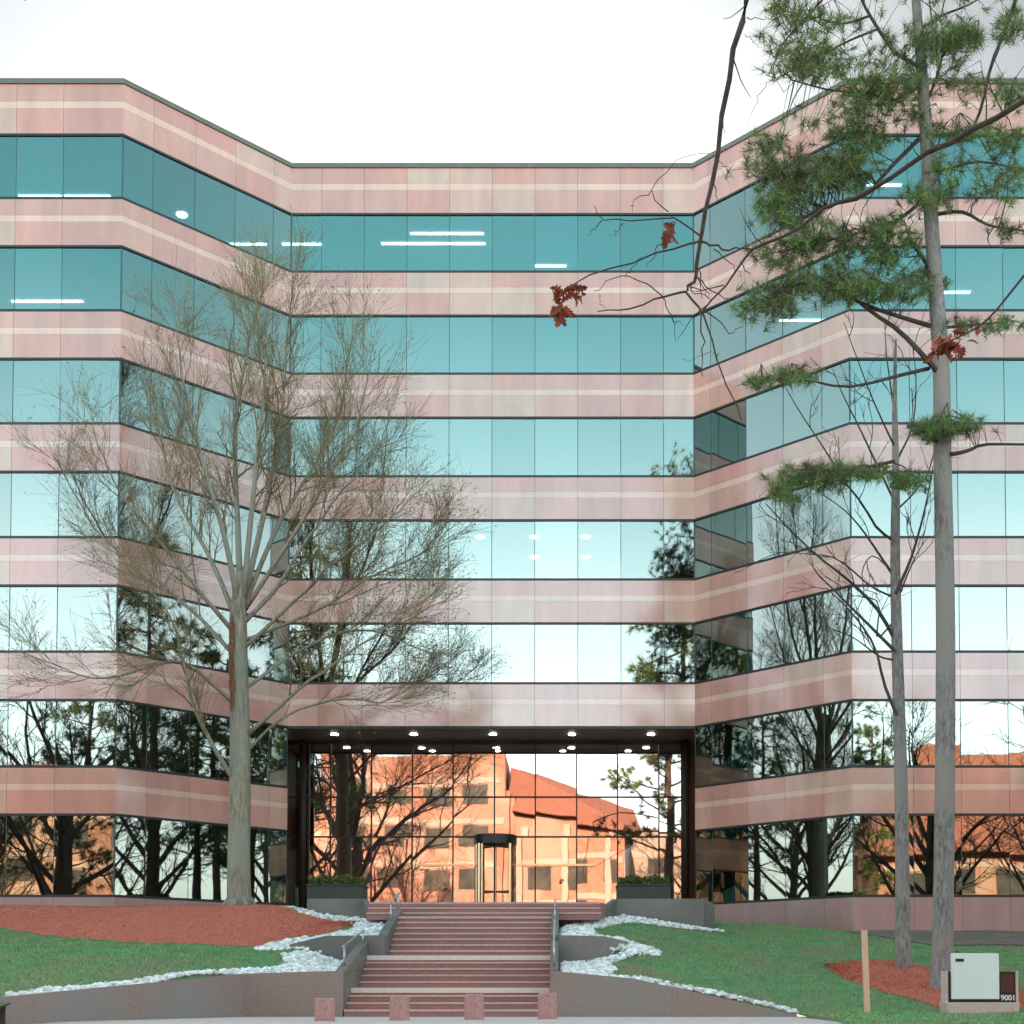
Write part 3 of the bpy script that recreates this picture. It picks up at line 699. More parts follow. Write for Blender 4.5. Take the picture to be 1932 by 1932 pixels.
# ------------------------------------------------------------------ trees
def spline(pts, n):
    P = np.array(pts, float)
    if len(P) == 2: return P[0] + (P[1] - P[0]) * np.linspace(0, 1, n)[:, None]
    Q = np.vstack([2 * P[0] - P[1], P, 2 * P[-1] - P[-2]]); out = []
    for t in np.linspace(0, len(P) - 1 - 1e-6, n):
        i = int(t); u = t - i; a, b, c, d = Q[i:i + 4]
        out.append(.5 * (2 * b + (c - a) * u + (2 * a - 5 * b + 4 * c - d) * u * u + (3 * b - a - 3 * c + d) * u ** 3))
    return np.array(out)
def unit(v): return v / (np.linalg.norm(v) + 1e-9)
def wander(start, d, L, n, wig, up, rng):
    P = [np.array(start, float)]; d = unit(np.array(d, float))
    for _ in range(n):
        d = unit(d + rng.normal(0, wig, 3) + np.array((0, 0, up))); P.append(P[-1] + d * L / n)
    return np.array(P)
def offshoots(P, cnt, lo, hi, ang, rng, jitter=.25):
    """points and directions for children along a polyline"""
    out = []
    for k in range(cnt):
        t = lo + (hi - lo) * (k + rng.uniform(0, 1)) / cnt
        f = t * (len(P) - 1); i = min(int(f), len(P) - 2); p = P[i] + (P[i + 1] - P[i]) * (f - i)
        d = unit(P[i + 1] - P[i]); s = unit(np.cross(d, rng.normal(size=3))); a = ang * rng.uniform(1 - jitter, 1 + jitter)
        out.append((t, p, unit(d * cos(a) + s * sin(a))))
    return out
def limbs_to_tree(tr, cr, limbs, rng, n1, n2, n3, l1, l2, l3, up=.08, ends=None, ang=.6, thin=.006, minr=.012):
    """limbs: (polyline, r0, r1); sub-branches go to the trunk mesh tr, twigs to cr"""
    for P, r0, r1 in limbs:
        L = np.sum(np.linalg.norm(np.diff(P, axis=0), axis=1))
        tr.tube(P, np.linspace(r0, r1, len(P)), 7)
        for t, p, d in offshoots(P, max(3, int(n1 * L / 6)), .22, 1.0, ang, rng):
            LL = l1 * rng.uniform(.6, 1.2) * (1.15 - .5 * t); Q = wander(p, d, LL, 5, .13, up, rng)
            r = max(minr, .45 * (r0 + (r1 - r0) * t)); cr.tube(Q, np.linspace(r, thin * 1.3, 6), 4, cap=False)
            for t2, p2, d2 in offshoots(Q, n2, .15, 1.0, ang * .95, rng):
                Q2 = wander(p2, d2, l2 * rng.uniform(.5, 1.3) * (1.2 - .5 * t2), 4, .16, up, rng)
                cr.tube(Q2, np.linspace(max(minr * .7, r * .4), thin, 5), 3, cap=False)
                for t3, p3, d3 in offshoots(Q2, n3, .15, 1.0, ang * .9, rng):
                    Q3 = wander(p3, d3, l3 * rng.uniform(.5, 1.4), 2, .16, up, rng); cr.tube(Q3, (thin, thin * .9, thin * .7), 3, cap=False)
                    if ends is not None: ends += [Q3[1], Q3[2]]
def leaf_quads(P, size, rng, n_per=1, spread=.05, asp=.4):
    P = np.repeat(np.array(P), n_per, 0); n = len(P); P = P + rng.normal(0, spread, (n, 3))
    d = rng.normal(size=(n, 3)); d /= np.linalg.norm(d, axis=1)[:, None]; e = np.cross(d, rng.normal(size=(n, 3))); e /= np.linalg.norm(e, axis=1)[:, None]
    s = size * rng.uniform(.6, 1.4, (n, 1))
    return np.stack([P, P + d * s * .5 + e * s * asp, P + d * s, P + d * s * .5 - e * s * asp], 1).reshape(-1, 3), np.arange(4 * n).reshape(-1, 4)

# --- budding tree left of the entrance
rng = np.random.default_rng(11); TY = 42.0
def L(pts, r0, r1, Y=TY, n=14, wig=.0):
    """limb from (px, py, depth offset) points on the photograph's scale"""
    P = spline([at(p[0], p[1], Y + (p[2] if len(p) > 2 else 0)) for p in pts], n); return (P + rng.normal(0, .035, P.shape) * np.linspace(0, 1, n)[:, None], r0 * .68, r1 * .8)
base = at(452, 1709, TY); base.z = ZG(base.x, TY) + .03
T1 = thing('bare_tree', base, 'large bare tree with pale grey trunk and fine olive twigs in the left mulch bed', 'tree')
tr, cr = MB(), MB(); ends = []
tp = spline([at(452, 1726, TY), at(451, 1690, TY), at(451, 1600, TY), at(453, 1480, TY), at(453, 1330, TY), at(450, 1160, TY), at(458, 1080, TY)], 26)
rr = np.interp(np.linspace(0, 1, 26), [0, .06, .14, .45, .8, 1], [.58, .43, .37, .325, .275, .15])
k = 22; tr.tube(tp, rr, k)
tv = np.array(tr.v)
for i in range(26):                                    # root flare and an uneven section
    for j in range(k):
        a = 2 * pi * j / k; c = tp[i]; q = tv[i * k + j]; f = 1 + .05 * sin(3 * a + i * .15) + .03 * sin(7 * a + i * .4) + (.22 * max(0, sin(5 * a + 1)) * max(0, 1 - i / 4))
        tv[i * k + j] = c + (q - c) * f
tr.v = list(map(tuple, tv))
for a in np.arange(0, 6.28, .9):                        # surface roots
    b = np.array(base); d = np.array((cos(a), sin(a), 0)); tr.tube([b + d * .24 + (0, 0, .26), b + d * .48 + (0, 0, .0), b + d * .85 + (0, 0, -.22)], [.15, .10, .03], 7)
LM = [L([(450, 1180), (400, 1060, .6), (345, 960, 1.2), (310, 860, 1.6), (285, 740, 2)], .13, .02),
 L([(452, 1150), (425, 1020, -.8), (385, 880, -1.4), (345, 720, -2), (330, 600, -2.2)], .15, .02),
 L([(455, 1150), (448, 980, .4), (445, 800, .8), (470, 640, 1.0), (490, 540, 1.2)], .17, .02),
 L([(458, 1140), (475, 960, -.6), (490, 820, -1), (500, 690, -1.2), (480, 560, -1.4)], .15, .02),
 L([(460, 1130), (500, 960, .4), (525, 820, .6), (540, 690, .5), (552, 520, .4)], .16, .018),
 L([(462, 1140), (520, 1000, 1), (580, 900, 1.8), (640, 780, 2.4), (665, 600, 2.6)], .13, .018),
 L([(462, 1150), (540, 1030, -1), (600, 930, -1.8), (665, 820, -2.4), (700, 690, -2.6)], .12, .018),
 L([(455, 1180), (520, 1110, 0), (590, 1000, .3), (665, 900, .6), (730, 820, .8)], .12, .016),
 L([(452, 1230), (540, 1150, -.8), (630, 1060, -1.6), (715, 1000, -2), (770, 930, -2.2)], .10, .016),
 L([(448, 1200), (380, 1120, -1), (300, 1020, -1.8), (220, 920, -2.4), (170, 800, -2.6)], .12, .016),
 L([(446, 1240), (370, 1160, .8), (270, 1070, 1.4), (180, 1000, 2), (110, 870, 2)], .11, .016),
 L([(444, 1330), (400, 1290, -.8), (340, 1248, -1.4), (270, 1262, -2), (190, 1282, -2.4), (120, 1260, -2.6), (20, 1225, -2.8)], .10, .014, n=18),
 L([(446, 1480), (410, 1420, -.6), (365, 1330, -1.2), (340, 1220, -1.6), (300, 1130, -2), (200, 1060, -2.2)], .12, .014, n=16),
 L([(462, 1390), (530, 1330, -.5), (585, 1285, -1), (670, 1225, -1.4), (750, 1170, -1.8), (820, 1120, -2)], .11, .014, n=16),
 L([(462, 1300), (560, 1230, .8), (660, 1190, 1.5), (740, 1200, 2), (800, 1230, 2.2)], .09, .014),
 L([(460, 1420), (540, 1350, .6), (640, 1320, 1), (710, 1325, 1.4), (750, 1310, 1.4)], .07, .012),
 L([(458, 1210), (600, 1150, -.4), (700, 1090, -.8), (780, 1050, -1), (830, 1010, -1.2)], .09, .014)]
limbs_to_tree(tr, cr, LM, rng, 12, 6, 7, 1.9, 1.2, .75, up=.08, ends=ends, ang=.52, thin=.0042, minr=.009)
tr.build('trunk', M['bark'], T1, smooth=True)
crown = cr.build('crown', M['twig'], T1)
E = np.array(ends)
w = 0.2 + .5 * ((E[:, 2] < 15.5) & (E[:, 0] > -9.5))           # lower right side is greenest
V, Fc = leaf_quads(E[rng.uniform(size=len(E)) < w], .05, rng, 2, .035)
npmesh('buds', V, Fc, M['buds'], crown)
mb = MB()
sc = []
for z in np.linspace(0, 1, 25):
    y = 1345 - 185 * z; c = at(446, y, TY); r = float(np.interp(y, [1160, 1345], [.262, .302])); wd = .075 * (1 - (2 * z - 1) ** 4) + .02 + .018 * sin(z * 31) + .012 * sin(z * 67 + 1)
    off = .02 * sin(z * 9)
    sc.append([(c.x - .05 + off + r * sin(a), TY - r * cos(a) * 1.04 - .010, c.z) for a in np.linspace(-wd / r - .1, wd / r - .1, 5)])
for i in range(24):
    for j in range(4): mb.quad(sc[i][j], sc[i][j + 1], sc[i + 1][j + 1], sc[i + 1][j])
mb.build('bark_scar', M['scar'], T1)

# --- needles
def needles(tufts, rng, n=46, ln=.20, w=.011, spread=1.0):
    """tufts: (point, direction): sprays of long needles"""
    P = np.array([t[0] for t in tufts]); D = np.array([t[1] for t in tufts]); m = len(P)
    P = np.repeat(P, n, 0); D = np.repeat(D, n, 0)
    d = D * .75 + rng.normal(0, .62 * spread, (m * n, 3)); d /= np.linalg.norm(d, axis=1)[:, None]
    P = P - D * rng.uniform(0, .22, (m * n, 1)); l = ln * rng.uniform(.7, 1.2, (m * n, 1))
    e = np.cross(d, rng.normal(size=(m * n, 3))); e /= np.linalg.norm(e, axis=1)[:, None]
    V = np.stack([P - e * w / 2, P + e * w / 2, P + d * l + np.array((0, 0, -.02))], 1).reshape(-1, 3)
    return V, np.arange(3 * m * n).reshape(-1, 3)
rng = np.random.default_rng(5); PYY = 33.4
def z3(x, y): return ((1000 + x / 1.932) / 1.0352, (y / 1.932) / 1.0352)      # crop to picture scale
def z4(x, y): return ((1300 + x / 2.76) / 1.0352, (600 + y / 2.76) / 1.0352)
pb = at(1776, 1864, PYY)
T2 = thing('pine_tree', (pb.x, PYY, ZG(pb.x, PYY)), 'tall pine with straight scaly trunk and green needle tufts by the sign', 'tree')
tr = MB()
pp = [(1772, 1890), (1776, 1840), (1780, 1700), (1783, 1450), (1784, 1200), (1781, 1000), (1778, 860), (1776, 700), (1766, 550), (1756, 400), (1747, 250), (1738, 120), (1728, 0), (1716, -150), (1712, -300)]
P = spline([at(x, y, PYY) for x, y in pp], 60)
tr.tube(P, np.interp(np.linspace(0, 1, 60), [0, .03, .1, .45, .75, 1], [.36, .29, .255, .215, .15, .05]), 16)
def bough(fn, pts, r0, r1, Y=PYY, n=10):
    Q = spline([at(*fn(*p[:2]), (Y if k else PYY) + (p[2] if len(p) > 2 else 0)) for k, p in enumerate(pts)], n); return Q, r0, r1
id_ = lambda x, y: (x, y)
BG = [bough(z3, [(1590, 470), (1420, 640), (1330, 740), (1180, 780), (1060, 840, -1)], .06, .02),
 bough(z3, [(1545, 760), (1440, 840), (1300, 880), (1100, 930, -.6), (960, 960, -1)], .05, .015),
 bough(z3, [(1580, 1230), (1480, 1200), (1330, 1150, -.4), (1150, 1070, -.8), (1000, 1090, -1), (880, 1190, -1.2)], .06, .015),
 bough(z3, [(1530, 330), (1440, 380), (1330, 350, -.5), (1200, 340, -.8), (1050, 300, -1)], .05, .015),
 bough(z3, [(1530, 250), (1440, 190), (1370, 90), (1320, 0), (1300, -80)], .05, .03),
 bough(z3, [(1380, 110), (1280, 150), (1180, 200), (1080, 250, -.6), (1000, 300, -.8)], .03, .012),
 bough(z3, [(1350, 60), (1240, 90), (1130, 60), (1020, 40)], .03, .012),
 bough(z3, [(1170, 0), (1080, 100), (1010, 180), (985, 260)], .03, .012, PYY - .5),
 bough(z3, [(1550, 420), (1600, 300), (1640, 180), (1740, 120, .4)], .05, .015),
 bough(z3, [(1530, 120), (1620, 60), (1720, 20), (1800, -30)], .04, .012),
 bough(z3, [(1900, 0), (1860, 120), (1810, 240), (1770, 410), (1720, 520)], .05, .04, PYY + 1),
 bough(z3, [(1560, 650), (1640, 640, .5), (1760, 610, 1), (1932, 640, 1.4)], .05, .02),
 bough(z3, [(1590, 810), (1700, 800), (1800, 850), (1932, 870)], .05, .02, PYY - .3),
 bough(z3, [(1570, 1000), (1520, 930), (1490, 870)], .06, .03, PYY - .4),
 bough(z4, [(1475, 360), (1380, 250), (1250, 120), (1130, 40), (1000, -60), (900, -120)], .07, .03, PYY - .4),
 bough(z4, [(1420, 330), (1250, 370), (1100, 410), (950, 430), (800, 400), (650, 390), (460, 400)], .05, .012, PYY - .3),
 bough(z4, [(1230, 830), (1100, 860), (960, 890), (820, 880), (700, 930), (590, 1000)], .045, .012, PYY - .4),
 bough(z4, [(1490, 790), (1560, 790), (1640, 770), (1720, 740), (1932, 740)], .06, .03, PYY - .2),
 bough(z4, [(1490, 740), (1420, 700), (1350, 650), (1300, 640)], .05, .02, PYY - .3),
 bough(z3, [(1600, 1240), (1700, 1230), (1800, 1220), (1900, 1210)], .04, .012),
 bough(z3, [(1560, 560), (1650, 540), (1780, 480), (1880, 420)], .04, .012)]
bm_ = MB()
for Q, r0, r1 in BG: bm_.tube(Q, np.linspace(r0, r1, len(Q)), 6)
# foliage masses: centre, half-size, tuft count, droop of the twig
FO = [(z3, 1120, 70, 150, 60, 34), (z3, 1010, 40, 60, 40, 10), (z3, 1100, 230, 130, 75, 60), (z3, 1210, 260, 60, 40, 16), (z3, 1360, 330, 120, 90, 64), (z3, 1620, 160, 120, 95, 70), (z3, 1700, 130, 70, 60, 26),
 (z3, 1860, 100, 70, 65, 26), (z3, 960, 540, 75, 45, 22), (z3, 1100, 650, 190, 95, 150), (z3, 1000, 770, 90, 70, 44), (z3, 1270, 620, 110, 90, 60), (z3, 1340, 520, 90, 45, 30), (z3, 1560, 740, 85, 60, 46),
 (z3, 1230, 900, 180, 50, 60), (z3, 1020, 950, 110, 60, 40), (z3, 1420, 850, 90, 45, 26), (z3, 1180, 1080, 220, 60, 110), (z3, 960, 1160, 100, 55, 42), (z3, 1440, 1080, 160, 55, 66), (z3, 1410, 970, 45, 35, 12), (z3, 1770, 1220, 140, 30, 26),
 (z3, 1690, 500, 110, 35, 26), (z3, 1840, 520, 90, 60, 26), (z3, 1890, 350, 50, 70, 20), (z3, 1780, 700, 110, 60, 20), (z3, 1480, 300, 50, 60, 20), (z3, 1260, 420, 60, 50, 14),
 (z4, 680, 360, 130, 45, 34), (z4, 500, 400, 70, 30, 12), (z4, 790, 910, 180, 75, 70), (z4, 1020, 880, 130, 50, 40), (z4, 640, 1000, 70, 45, 16), (z4, 1300, 920, 100, 60, 34), (z4, 1520, 640, 160, 65, 60), (z4, 1400, 660, 70, 40, 18),
 (z3, 1450, 180, 160, 90, 26), (z3, 1230, 500, 180, 70, 36), (z3, 1130, 850, 180, 60, 34), (z3, 1720, 330, 110, 60, 22), (z3, 1880, 640, 70, 60, 16), (z3, 1300, 1000, 220, 50, 34), (z3, 1500, 420, 110, 60, 26), (z3, 1480, 900, 90, 60, 18), (z3, 1640, 620, 90, 50, 16), (z3, 1100, 130, 160, 70, 26), (z3, 1880, 860, 70, 40, 12), (z3, 1000, -60, 160, 50, 26), (z3, 1300, -90, 200, 70, 50), (z3, 1650, -60, 200, 70, 50)]
tufts = []; brown = []
tips = np.concatenate([spline(Q, 40) for Q, _, _ in BG])
for fn, cx, cy, rx, ry, n in FO:
    n = int(n * 1.5)
    c = np.array(at(*fn(cx, cy), PYY - .3)); e = np.array(at(*fn(cx + rx * .8, cy), PYY - .3)); hw = np.linalg.norm(e - c)
    q = tips[np.argmin(np.linalg.norm(tips - c, axis=1))]
    loc = [tips]
    for _ in range(max(2, n // 16)):                  # side shoots that carry the sprays of this clump
        g = c + np.array((rng.uniform(-1, 1) * hw, rng.normal(0, .5), rng.uniform(-.5, .5) * hw * ry / rx))
        q = tips[np.argmin(np.linalg.norm(tips - g, axis=1) + rng.uniform(0, .5, len(tips)))]
        Q = spline([q, (q + g) / 2 + rng.normal(0, .08, 3) + (0, 0, .06), g], 8); bm_.tube(Q, np.linspace(.02, .007, 8), 4, cap=False); loc.append(Q)
    loc = np.concatenate(loc)
    for _ in range(n):
        while True:
            u = rng.normal(0, .66, 2)
            if u @ u < 2.3: break
        x, y = fn(cx + u[0] * rx, cy + u[1] * ry * .82)
        p = np.array(at(x, y, PYY + rng.normal(0, .6) - .3))
        q = loc[np.argmin(np.linalg.norm(loc - p, axis=1))]
        v = p - q; ln = np.linalg.norm(v)
        d = unit(unit(v) * .6 + rng.normal(0, .35, 3) + np.array((0, 0, .4)))
        if ln > 1.0: p = q + v * 1.0 / ln * rng.uniform(.7, 1.2)
        tufts.append((p, d))
        if rng.uniform() < .06: brown.append((p - d * .12, d))
        bm_.tube([q, (q + p) / 2 + rng.normal(0, .02, 3), p], [.010, .007, .005], 3, cap=False)
tk = tr.build('trunk', M['pinebark'], T2, smooth=True)
bm_.build('boughs', M['bough'], T2)
V, Fc = needles(tufts, rng, n=34, ln=.30, w=.014, spread=1.15)
npmesh('crown', V, Fc, M['needle'], T2)
V, Fc = needles(brown, rng, n=26, ln=.18, w=.012); npmesh('dead_needles', V, Fc, M['brownneedle'], T2)

# --- slender bare tree between pine and entrance
rng = np.random.default_rng(23); SY = 35.5
sb = at(1705, 1826, SY)
T3 = thing('bare_tree', (sb.x, SY, ZG(sb.x, SY)), 'slender bare tree with thin trunk and sparse dark branches left of the pine', 'tree')
tr, cr = MB(), MB()
P = spline([at(x, y, SY) for x, y in ((1706, 1850), (1704, 1780), (1702, 1600), (1698, 1400), (1692, 1200), (1689, 1050), (1690, 900), (1688, 760), (1690, 640))], 40)
tr.tube(P, np.interp(np.linspace(0, 1, 40), [0, .04, .3, .7, 1], [.26, .21, .18, .12, .03]), 12)
tr.build('trunk', M['pinebark'], T3, smooth=True)
def LZ(pts, r0, r1, dy=0): return (spline([at(*z4(*p[:2]), SY - dy * k / max(1, len(pts) - 1)) for k, p in enumerate(pts)], 12), r0, r1)
SB = [LZ([(1240, 1800), (1150, 1640), (1060, 1540), (960, 1450), (830, 1350), (680, 1210), (540, 1060)], .055, .012, 1.5),
 LZ([(1230, 1450), (1150, 1330), (1060, 1200), (960, 1090), (800, 980)], .04, .010, -1),
 LZ([(1230, 1260), (1140, 1190), (1060, 1060), (950, 920), (880, 800), (740, 590), (650, 440)], .04, .010, 1.2),
 LZ([(1235, 1050), (1130, 830), (1040, 640), (950, 460), (900, 330)], .035, .009, -1.2),
 LZ([(1240, 760), (1200, 680), (1110, 480), (1030, 270), (960, 80)], .03, .008, .8),
 LZ([(1245, 700), (1220, 480), (1190, 250), (1180, 60)], .03, .008, -.5),
 LZ([(1250, 820), (1330, 640), (1350, 400), (1330, 200)], .03, .008, .6),
 LZ([(1240, 1100), (1340, 1000), (1420, 880), (1460, 700)], .03, .008, -.8),
 LZ([(1235, 1620), (1300, 1450), (1360, 1320), (1420, 1230)], .03, .008, .6),
 LZ([(1225, 1700), (1140, 1780), (1150, 1600), (1060, 1560), (980, 1560)], .028, .008, -.8),
 LZ([(1225, 1430), (1120, 1340), (1060, 1420), (1065, 1560), (990, 1700)], .02, .007, .5),
 LZ([(1220, 1560), (1100, 1500), (930, 1360), (760, 1330), (560, 1320)], .03, .008, 1),
 LZ([(1222, 1900), (1150, 1880), (1010, 1780), (900, 1740)], .03, .008, .8)]
x, y = 1695 * 1.0352, 1360
SB += [(spline([at(px, py, SY - .4) for px, py in q], 10), .05, .012) for q in (((1692, 1350), (1668, 1290), (1650, 1220), (1610, 1160), (1560, 1110)), ((1690, 1230), (1640, 1180), (1580, 1120), (1540, 1080)), ((1690, 1120), (1720, 1050), (1745, 960), (1760, 880)))]
limbs_to_tree(cr, cr, SB, rng, 4, 2, 2, 1.2, .7, .45, up=.06, ang=.6, thin=.007, minr=.012)
cr.build('crown', M['bough'], T3)

# --- oak whose boughs hang into the picture, trunk just outside it
rng = np.random.default_rng(31); OY = 14.0
ob = np.array((9.4, 13.2, -.72))
T4 = thing('oak_tree', ob, 'oak with thin dark boughs and a few red dead leaves hanging in from above', 'tree')
tr = MB()
tr.tube(spline([ob + (0, 0, -.3), ob + (-.05, 0, 3), ob + (-.2, .1, 7), ob + (-.1, .2, 11), ob + (.3, .3, 15)], 24), np.linspace(.42, .10, 24), 14)
def OL(pts, r0, r1, Y=OY, n=14, pre=None):
    Q = [np.array(at(*z3(*p[:2]), Y + (p[2] if len(p) > 2 else 0))) for p in pts]
    return spline((pre or []) + Q, n), r0, r1
top = ob + (-.1, .2, 11.0)
OB_ = [OL([(910, -260), (885, 0), (820, 290), (760, 660), (710, 910), (690, 1040), (655, 1100)], .052, .014, n=26, pre=[top, top + (-2.6, .2, 1.6), top + (-5.6, .5, 2.0)]),
 OL([(2300, 160, -.2), (1932, 380), (1700, 510), (1500, 620), (1330, 740), (1180, 780), (1060, 880), (905, 940), (820, 1050), (715, 1180)], .036, .008, n=26, pre=[ob + (-.15, .1, 8.2)])]
tw = [([(655, 1100), (690, 1150), (715, 1180), (745, 1270), (775, 1352), (830, 1500), (870, 1580)], .013), ([(715, 1180), (720, 1290), (718, 1352), (722, 1420)], .009), ([(655, 1100), (570, 1120), (450, 1165), (320, 1175)], .012),
 ([(710, 910), (620, 940), (490, 970), (330, 1020), (220, 1075), (190, 1090)], .011), ([(570, 1120), (430, 1040), (310, 1100)], .007), ([(570, 1120), (600, 1200), (620, 1285)], .006), ([(710, 890), (640, 840), (580, 810), (420, 840), (340, 830), (310, 775)], .009),
 ([(340, 830), (285, 890)], .006), ([(420, 840), (385, 885)], .005), ([(590, 800), (525, 720), (620, 610), (740, 570)], .006), ([(525, 720), (460, 760), (455, 800)], .005), ([(575, 870), (540, 950), (505, 1010)], .006), ([(430, 1040), (490, 970)], .005),
 ([(710, 910), (800, 935), (905, 940)], .012), ([(760, 940), (830, 1000), (870, 1050)], .006), ([(690, 1040), (760, 1100), (820, 1130), (870, 1110)], .007), ([(670, 1085), (720, 1095), (750, 1140)], .006), ([(715, 1180), (770, 1200), (820, 1260), (870, 1230)], .008),
 ([(885, 65), (930, 70), (970, 70)], .005), ([(880, 130), (940, 175)], .004), ([(960, 310), (920, 390), (885, 470)], .004), ([(775, 1352), (760, 1330), (640, 1365)], .004), ([(330, 1110), (340, 1150), (350, 1170)], .004), ([(780, 600), (810, 640), (830, 665)], .004), ([(600, 1200), (650, 1225)], .004), ([(620, 830), (600, 850), (598, 870)], .004)]
for pts, r in tw: OB_.append(OL(pts, r, r * .45, n=10))
for Q, r0, r1 in OB_:
    jit = rng.normal(0, .012, Q.shape); jit[0] = 0; tr.tube(Q + jit, np.linspace(r0, r1, len(Q)), 6)
for Q, r0, r1 in (OB_[0], OB_[1]):
    for t, p, d in offshoots(Q, 9, .35, 1, .7, rng):
        tr.tube(wander(p, d, rng.uniform(.2, .55), 4, .25, 0, rng), np.linspace(.008, .003, 5), 4)
for q in range(7):                                       # upper limbs above the picture
    a = rng.uniform(0, 6.3); tr.tube(wander(ob + (-.1, .2, 9 + q * .7), (cos(a) * .6 + .5, sin(a) * .6, .6), 4.5, 6, .2, .05, rng), np.linspace(.12, .02, 7), 6)
tr.build('trunk', M['bough'], T4, smooth=True)
def oak_leaf(p, d, s, lv):
    d = unit(np.array(d)); e = unit(np.cross(d, rng.normal(size=3))); n = np.cross(d, e)
    prof = [(0, .02), (.12, .10), (.22, .26), (.30, .12), (.42, .34), (.52, .14), (.64, .32), (.74, .12), (.86, .18), (1.0, .0)]
    cv = [p + d * s * t + n * s * (.10 * sin(t * 3)) for t, w in prof]
    l = [c + e * s * w + n * s * w * .5 for c, (t, w) in zip(cv, prof)]; r = [c - e * s * w + n * s * w * .4 for c, (t, w) in zip(cv, prof)]
    o = len(lv.v); lv.v += [tuple(x) for x in cv + l + r]; k = len(prof)
    for i in range(k - 1):
        lv.f += [(o + i, o + i + 1, o + k + i + 1, o + k + i), (o + i + 1, o + i, o + 2 * k + i, o + 2 * k + i + 1)]; lv.m += [0, 0]
for cx, cy, n, sp, Y, s in ((195, 1100, 12, 24, OY, .17), (180, 1165, 11, 18, OY, .19), (250, 1112, 8, 14, OY, .11), (604, 860, 4, 5, OY, .22), (1660, 1285, 18, 34, OY, .16), (1640, 1300, 12, 30, OY, .17)):
    lv = MB()
    for _ in range(n):
        p = np.array(at(*z3(cx + rng.normal(0, sp), cy + rng.normal(0, sp * .6)), Y + rng.normal(0, .05)))
        oak_leaf(p, (rng.normal(0, .7), rng.normal(0, .4), rng.normal(-.7, .5)), s * rng.uniform(.7, 1.1), lv)
    lv.build('leaf_cluster', M['oakleaf'], T4)
mb = MB()
mb.tube(OL([(1932, 1040), (1800, 1200), (1700, 1265), (1610, 1300)], 1, 1, n=10)[0], np.linspace(.014, .005, 10), 5); mb.tube(spline([at(*z3(1932, 1040), OY), ob + (-2, .3, 7.2), ob + (-.15, .1, 8.0)], 8), np.linspace(.014, .04, 8), 5)
mb.build('twig', M['bough'], T4)

# ------------------------------------------------------------------ what the glass mirrors: the far side of the street
def far_block(name, label, cat, x0, x1, y0, y1, h, bands, wall='brick', steps=()):
    t = thing(name, ((x0 + x1) / 2, y1, -1.6), label, cat)
    mb = MB(); mb.box(x0, x1, y0, y1, -1.6, h)
    for (a, b, hh) in steps: mb.box(a, b, y0 + 1, y1 + .8, -1.6, hh)
    mb.build('wall', M[wall], t)
    return t
def win_rows(t, x0, x1, y, zs, w, gap, h, m='darkglass'):
    for z in zs:
        mb = MB(); x = x0 + gap
        while x + w < x1: mb.box(x, x + w, y - .05, y + .06, z, z + h); x += w + gap
        mb.build('window_row', M[m], t)
    for z in zs:
        mb = MB(); mb.box(x0, x1, y - .04, y + .10, z + h + .15, z + h + .75); mb.build('string_course', M['brickpale'], t)
A1 = far_block('brick_building', 'sunlit orange brick building mirrored in the lobby glass', 'building', -64, -5, -52, -34, 20.5, 0, steps=[(-24, -5.5, 24.5)])
win_rows(A1, -64, -24.3, -34, (1.5, 5.6, 9.7, 13.8), 3.2, 2.2, 2.1)
win_rows(A1, -23.6, -6, -33.2, (2.2, 6.4, 10.6, 14.8, 19.0), 2.6, 1.5, 2.0)
mb = MB()
mb.hexa([(-5, -50, -1.6), (7, -50, -1.6), (7, -34.2, -1.6), (-5, -34.2, -1.6)], [(-5, -50, 18), (7, -50, 16.4), (7, -34.2, 16.4), (-5, -34.2, 18)]); mb.build('annex_wall', M['brick'], A1)
mb = MB(); mb.hexa([(-5.2, -51, 18.2), (8, -51, 16.4), (8, -33.2, 16.4), (-5.2, -33.2, 18.2)], [(-5.2, -45, 24.0), (7.5, -45, 19.6), (7.5, -40, 19.6), (-5.2, -40, 24.0)]); mb.build('roof', M['roofred'], A1)
win_rows(A1, -4.6, 6.8, -34.2, (2.4, 6.6, 10.8), 2.0, 1.6, 2.4)
for x in (-3.9, .4, 4.6):
    mb = MB(); mb.box(x - .3, x + .3, -34.2, -33.4, -1.6, 16.6); mb.build('pilaster', M['brickpale'], A1)
B1 = far_block('brick_house', 'low red brick building with steep orange roof mirrored at far right', 'building', 30, 72, -52, -36, 13, 0)
win_rows(B1, 30, 72, -36, (1.5, 5.5, 9.2), 2.2, 2.0, 2.2)
mb = MB(); mb.hexa([(28, -54, 13), (74, -54, 13), (74, -34.5, 13), (28, -34.5, 13)], [(36, -46, 23.5), (68, -46, 23.5), (68, -43, 23.5), (36, -43, 23.5)]); mb.build('roof', M['roofred'], B1)
C1 = far_block('tan_building', 'low tan building behind the brick building, mirrored right of its roof', 'building', 8.5, 29, -62, -48, 18.5, 0, wall='tan')
win_rows(C1, 8.5, 29, -48, (1.5, 5.4, 9.3, 13.2), 2.2, 1.8, 1.8)
W1 = far_block('pale_building', 'pale rendered building mirrored in the angled right wing', 'building', -140, -95, -10, 26, 6, 0, wall='render')
win_rows(W1, -138, -97, 26, (1.5,), 2.4, 2.4, 1.6)
t = thing('hedge_row', (-50, 34, 0), 'brown winter hedge mirrored in the ground floor glass', 'hedge')
shrub_top(-66, -27, 25.0, 26.6, .2, 2.6, 9000, .16, M['brownhedge'], t, 'foliage')

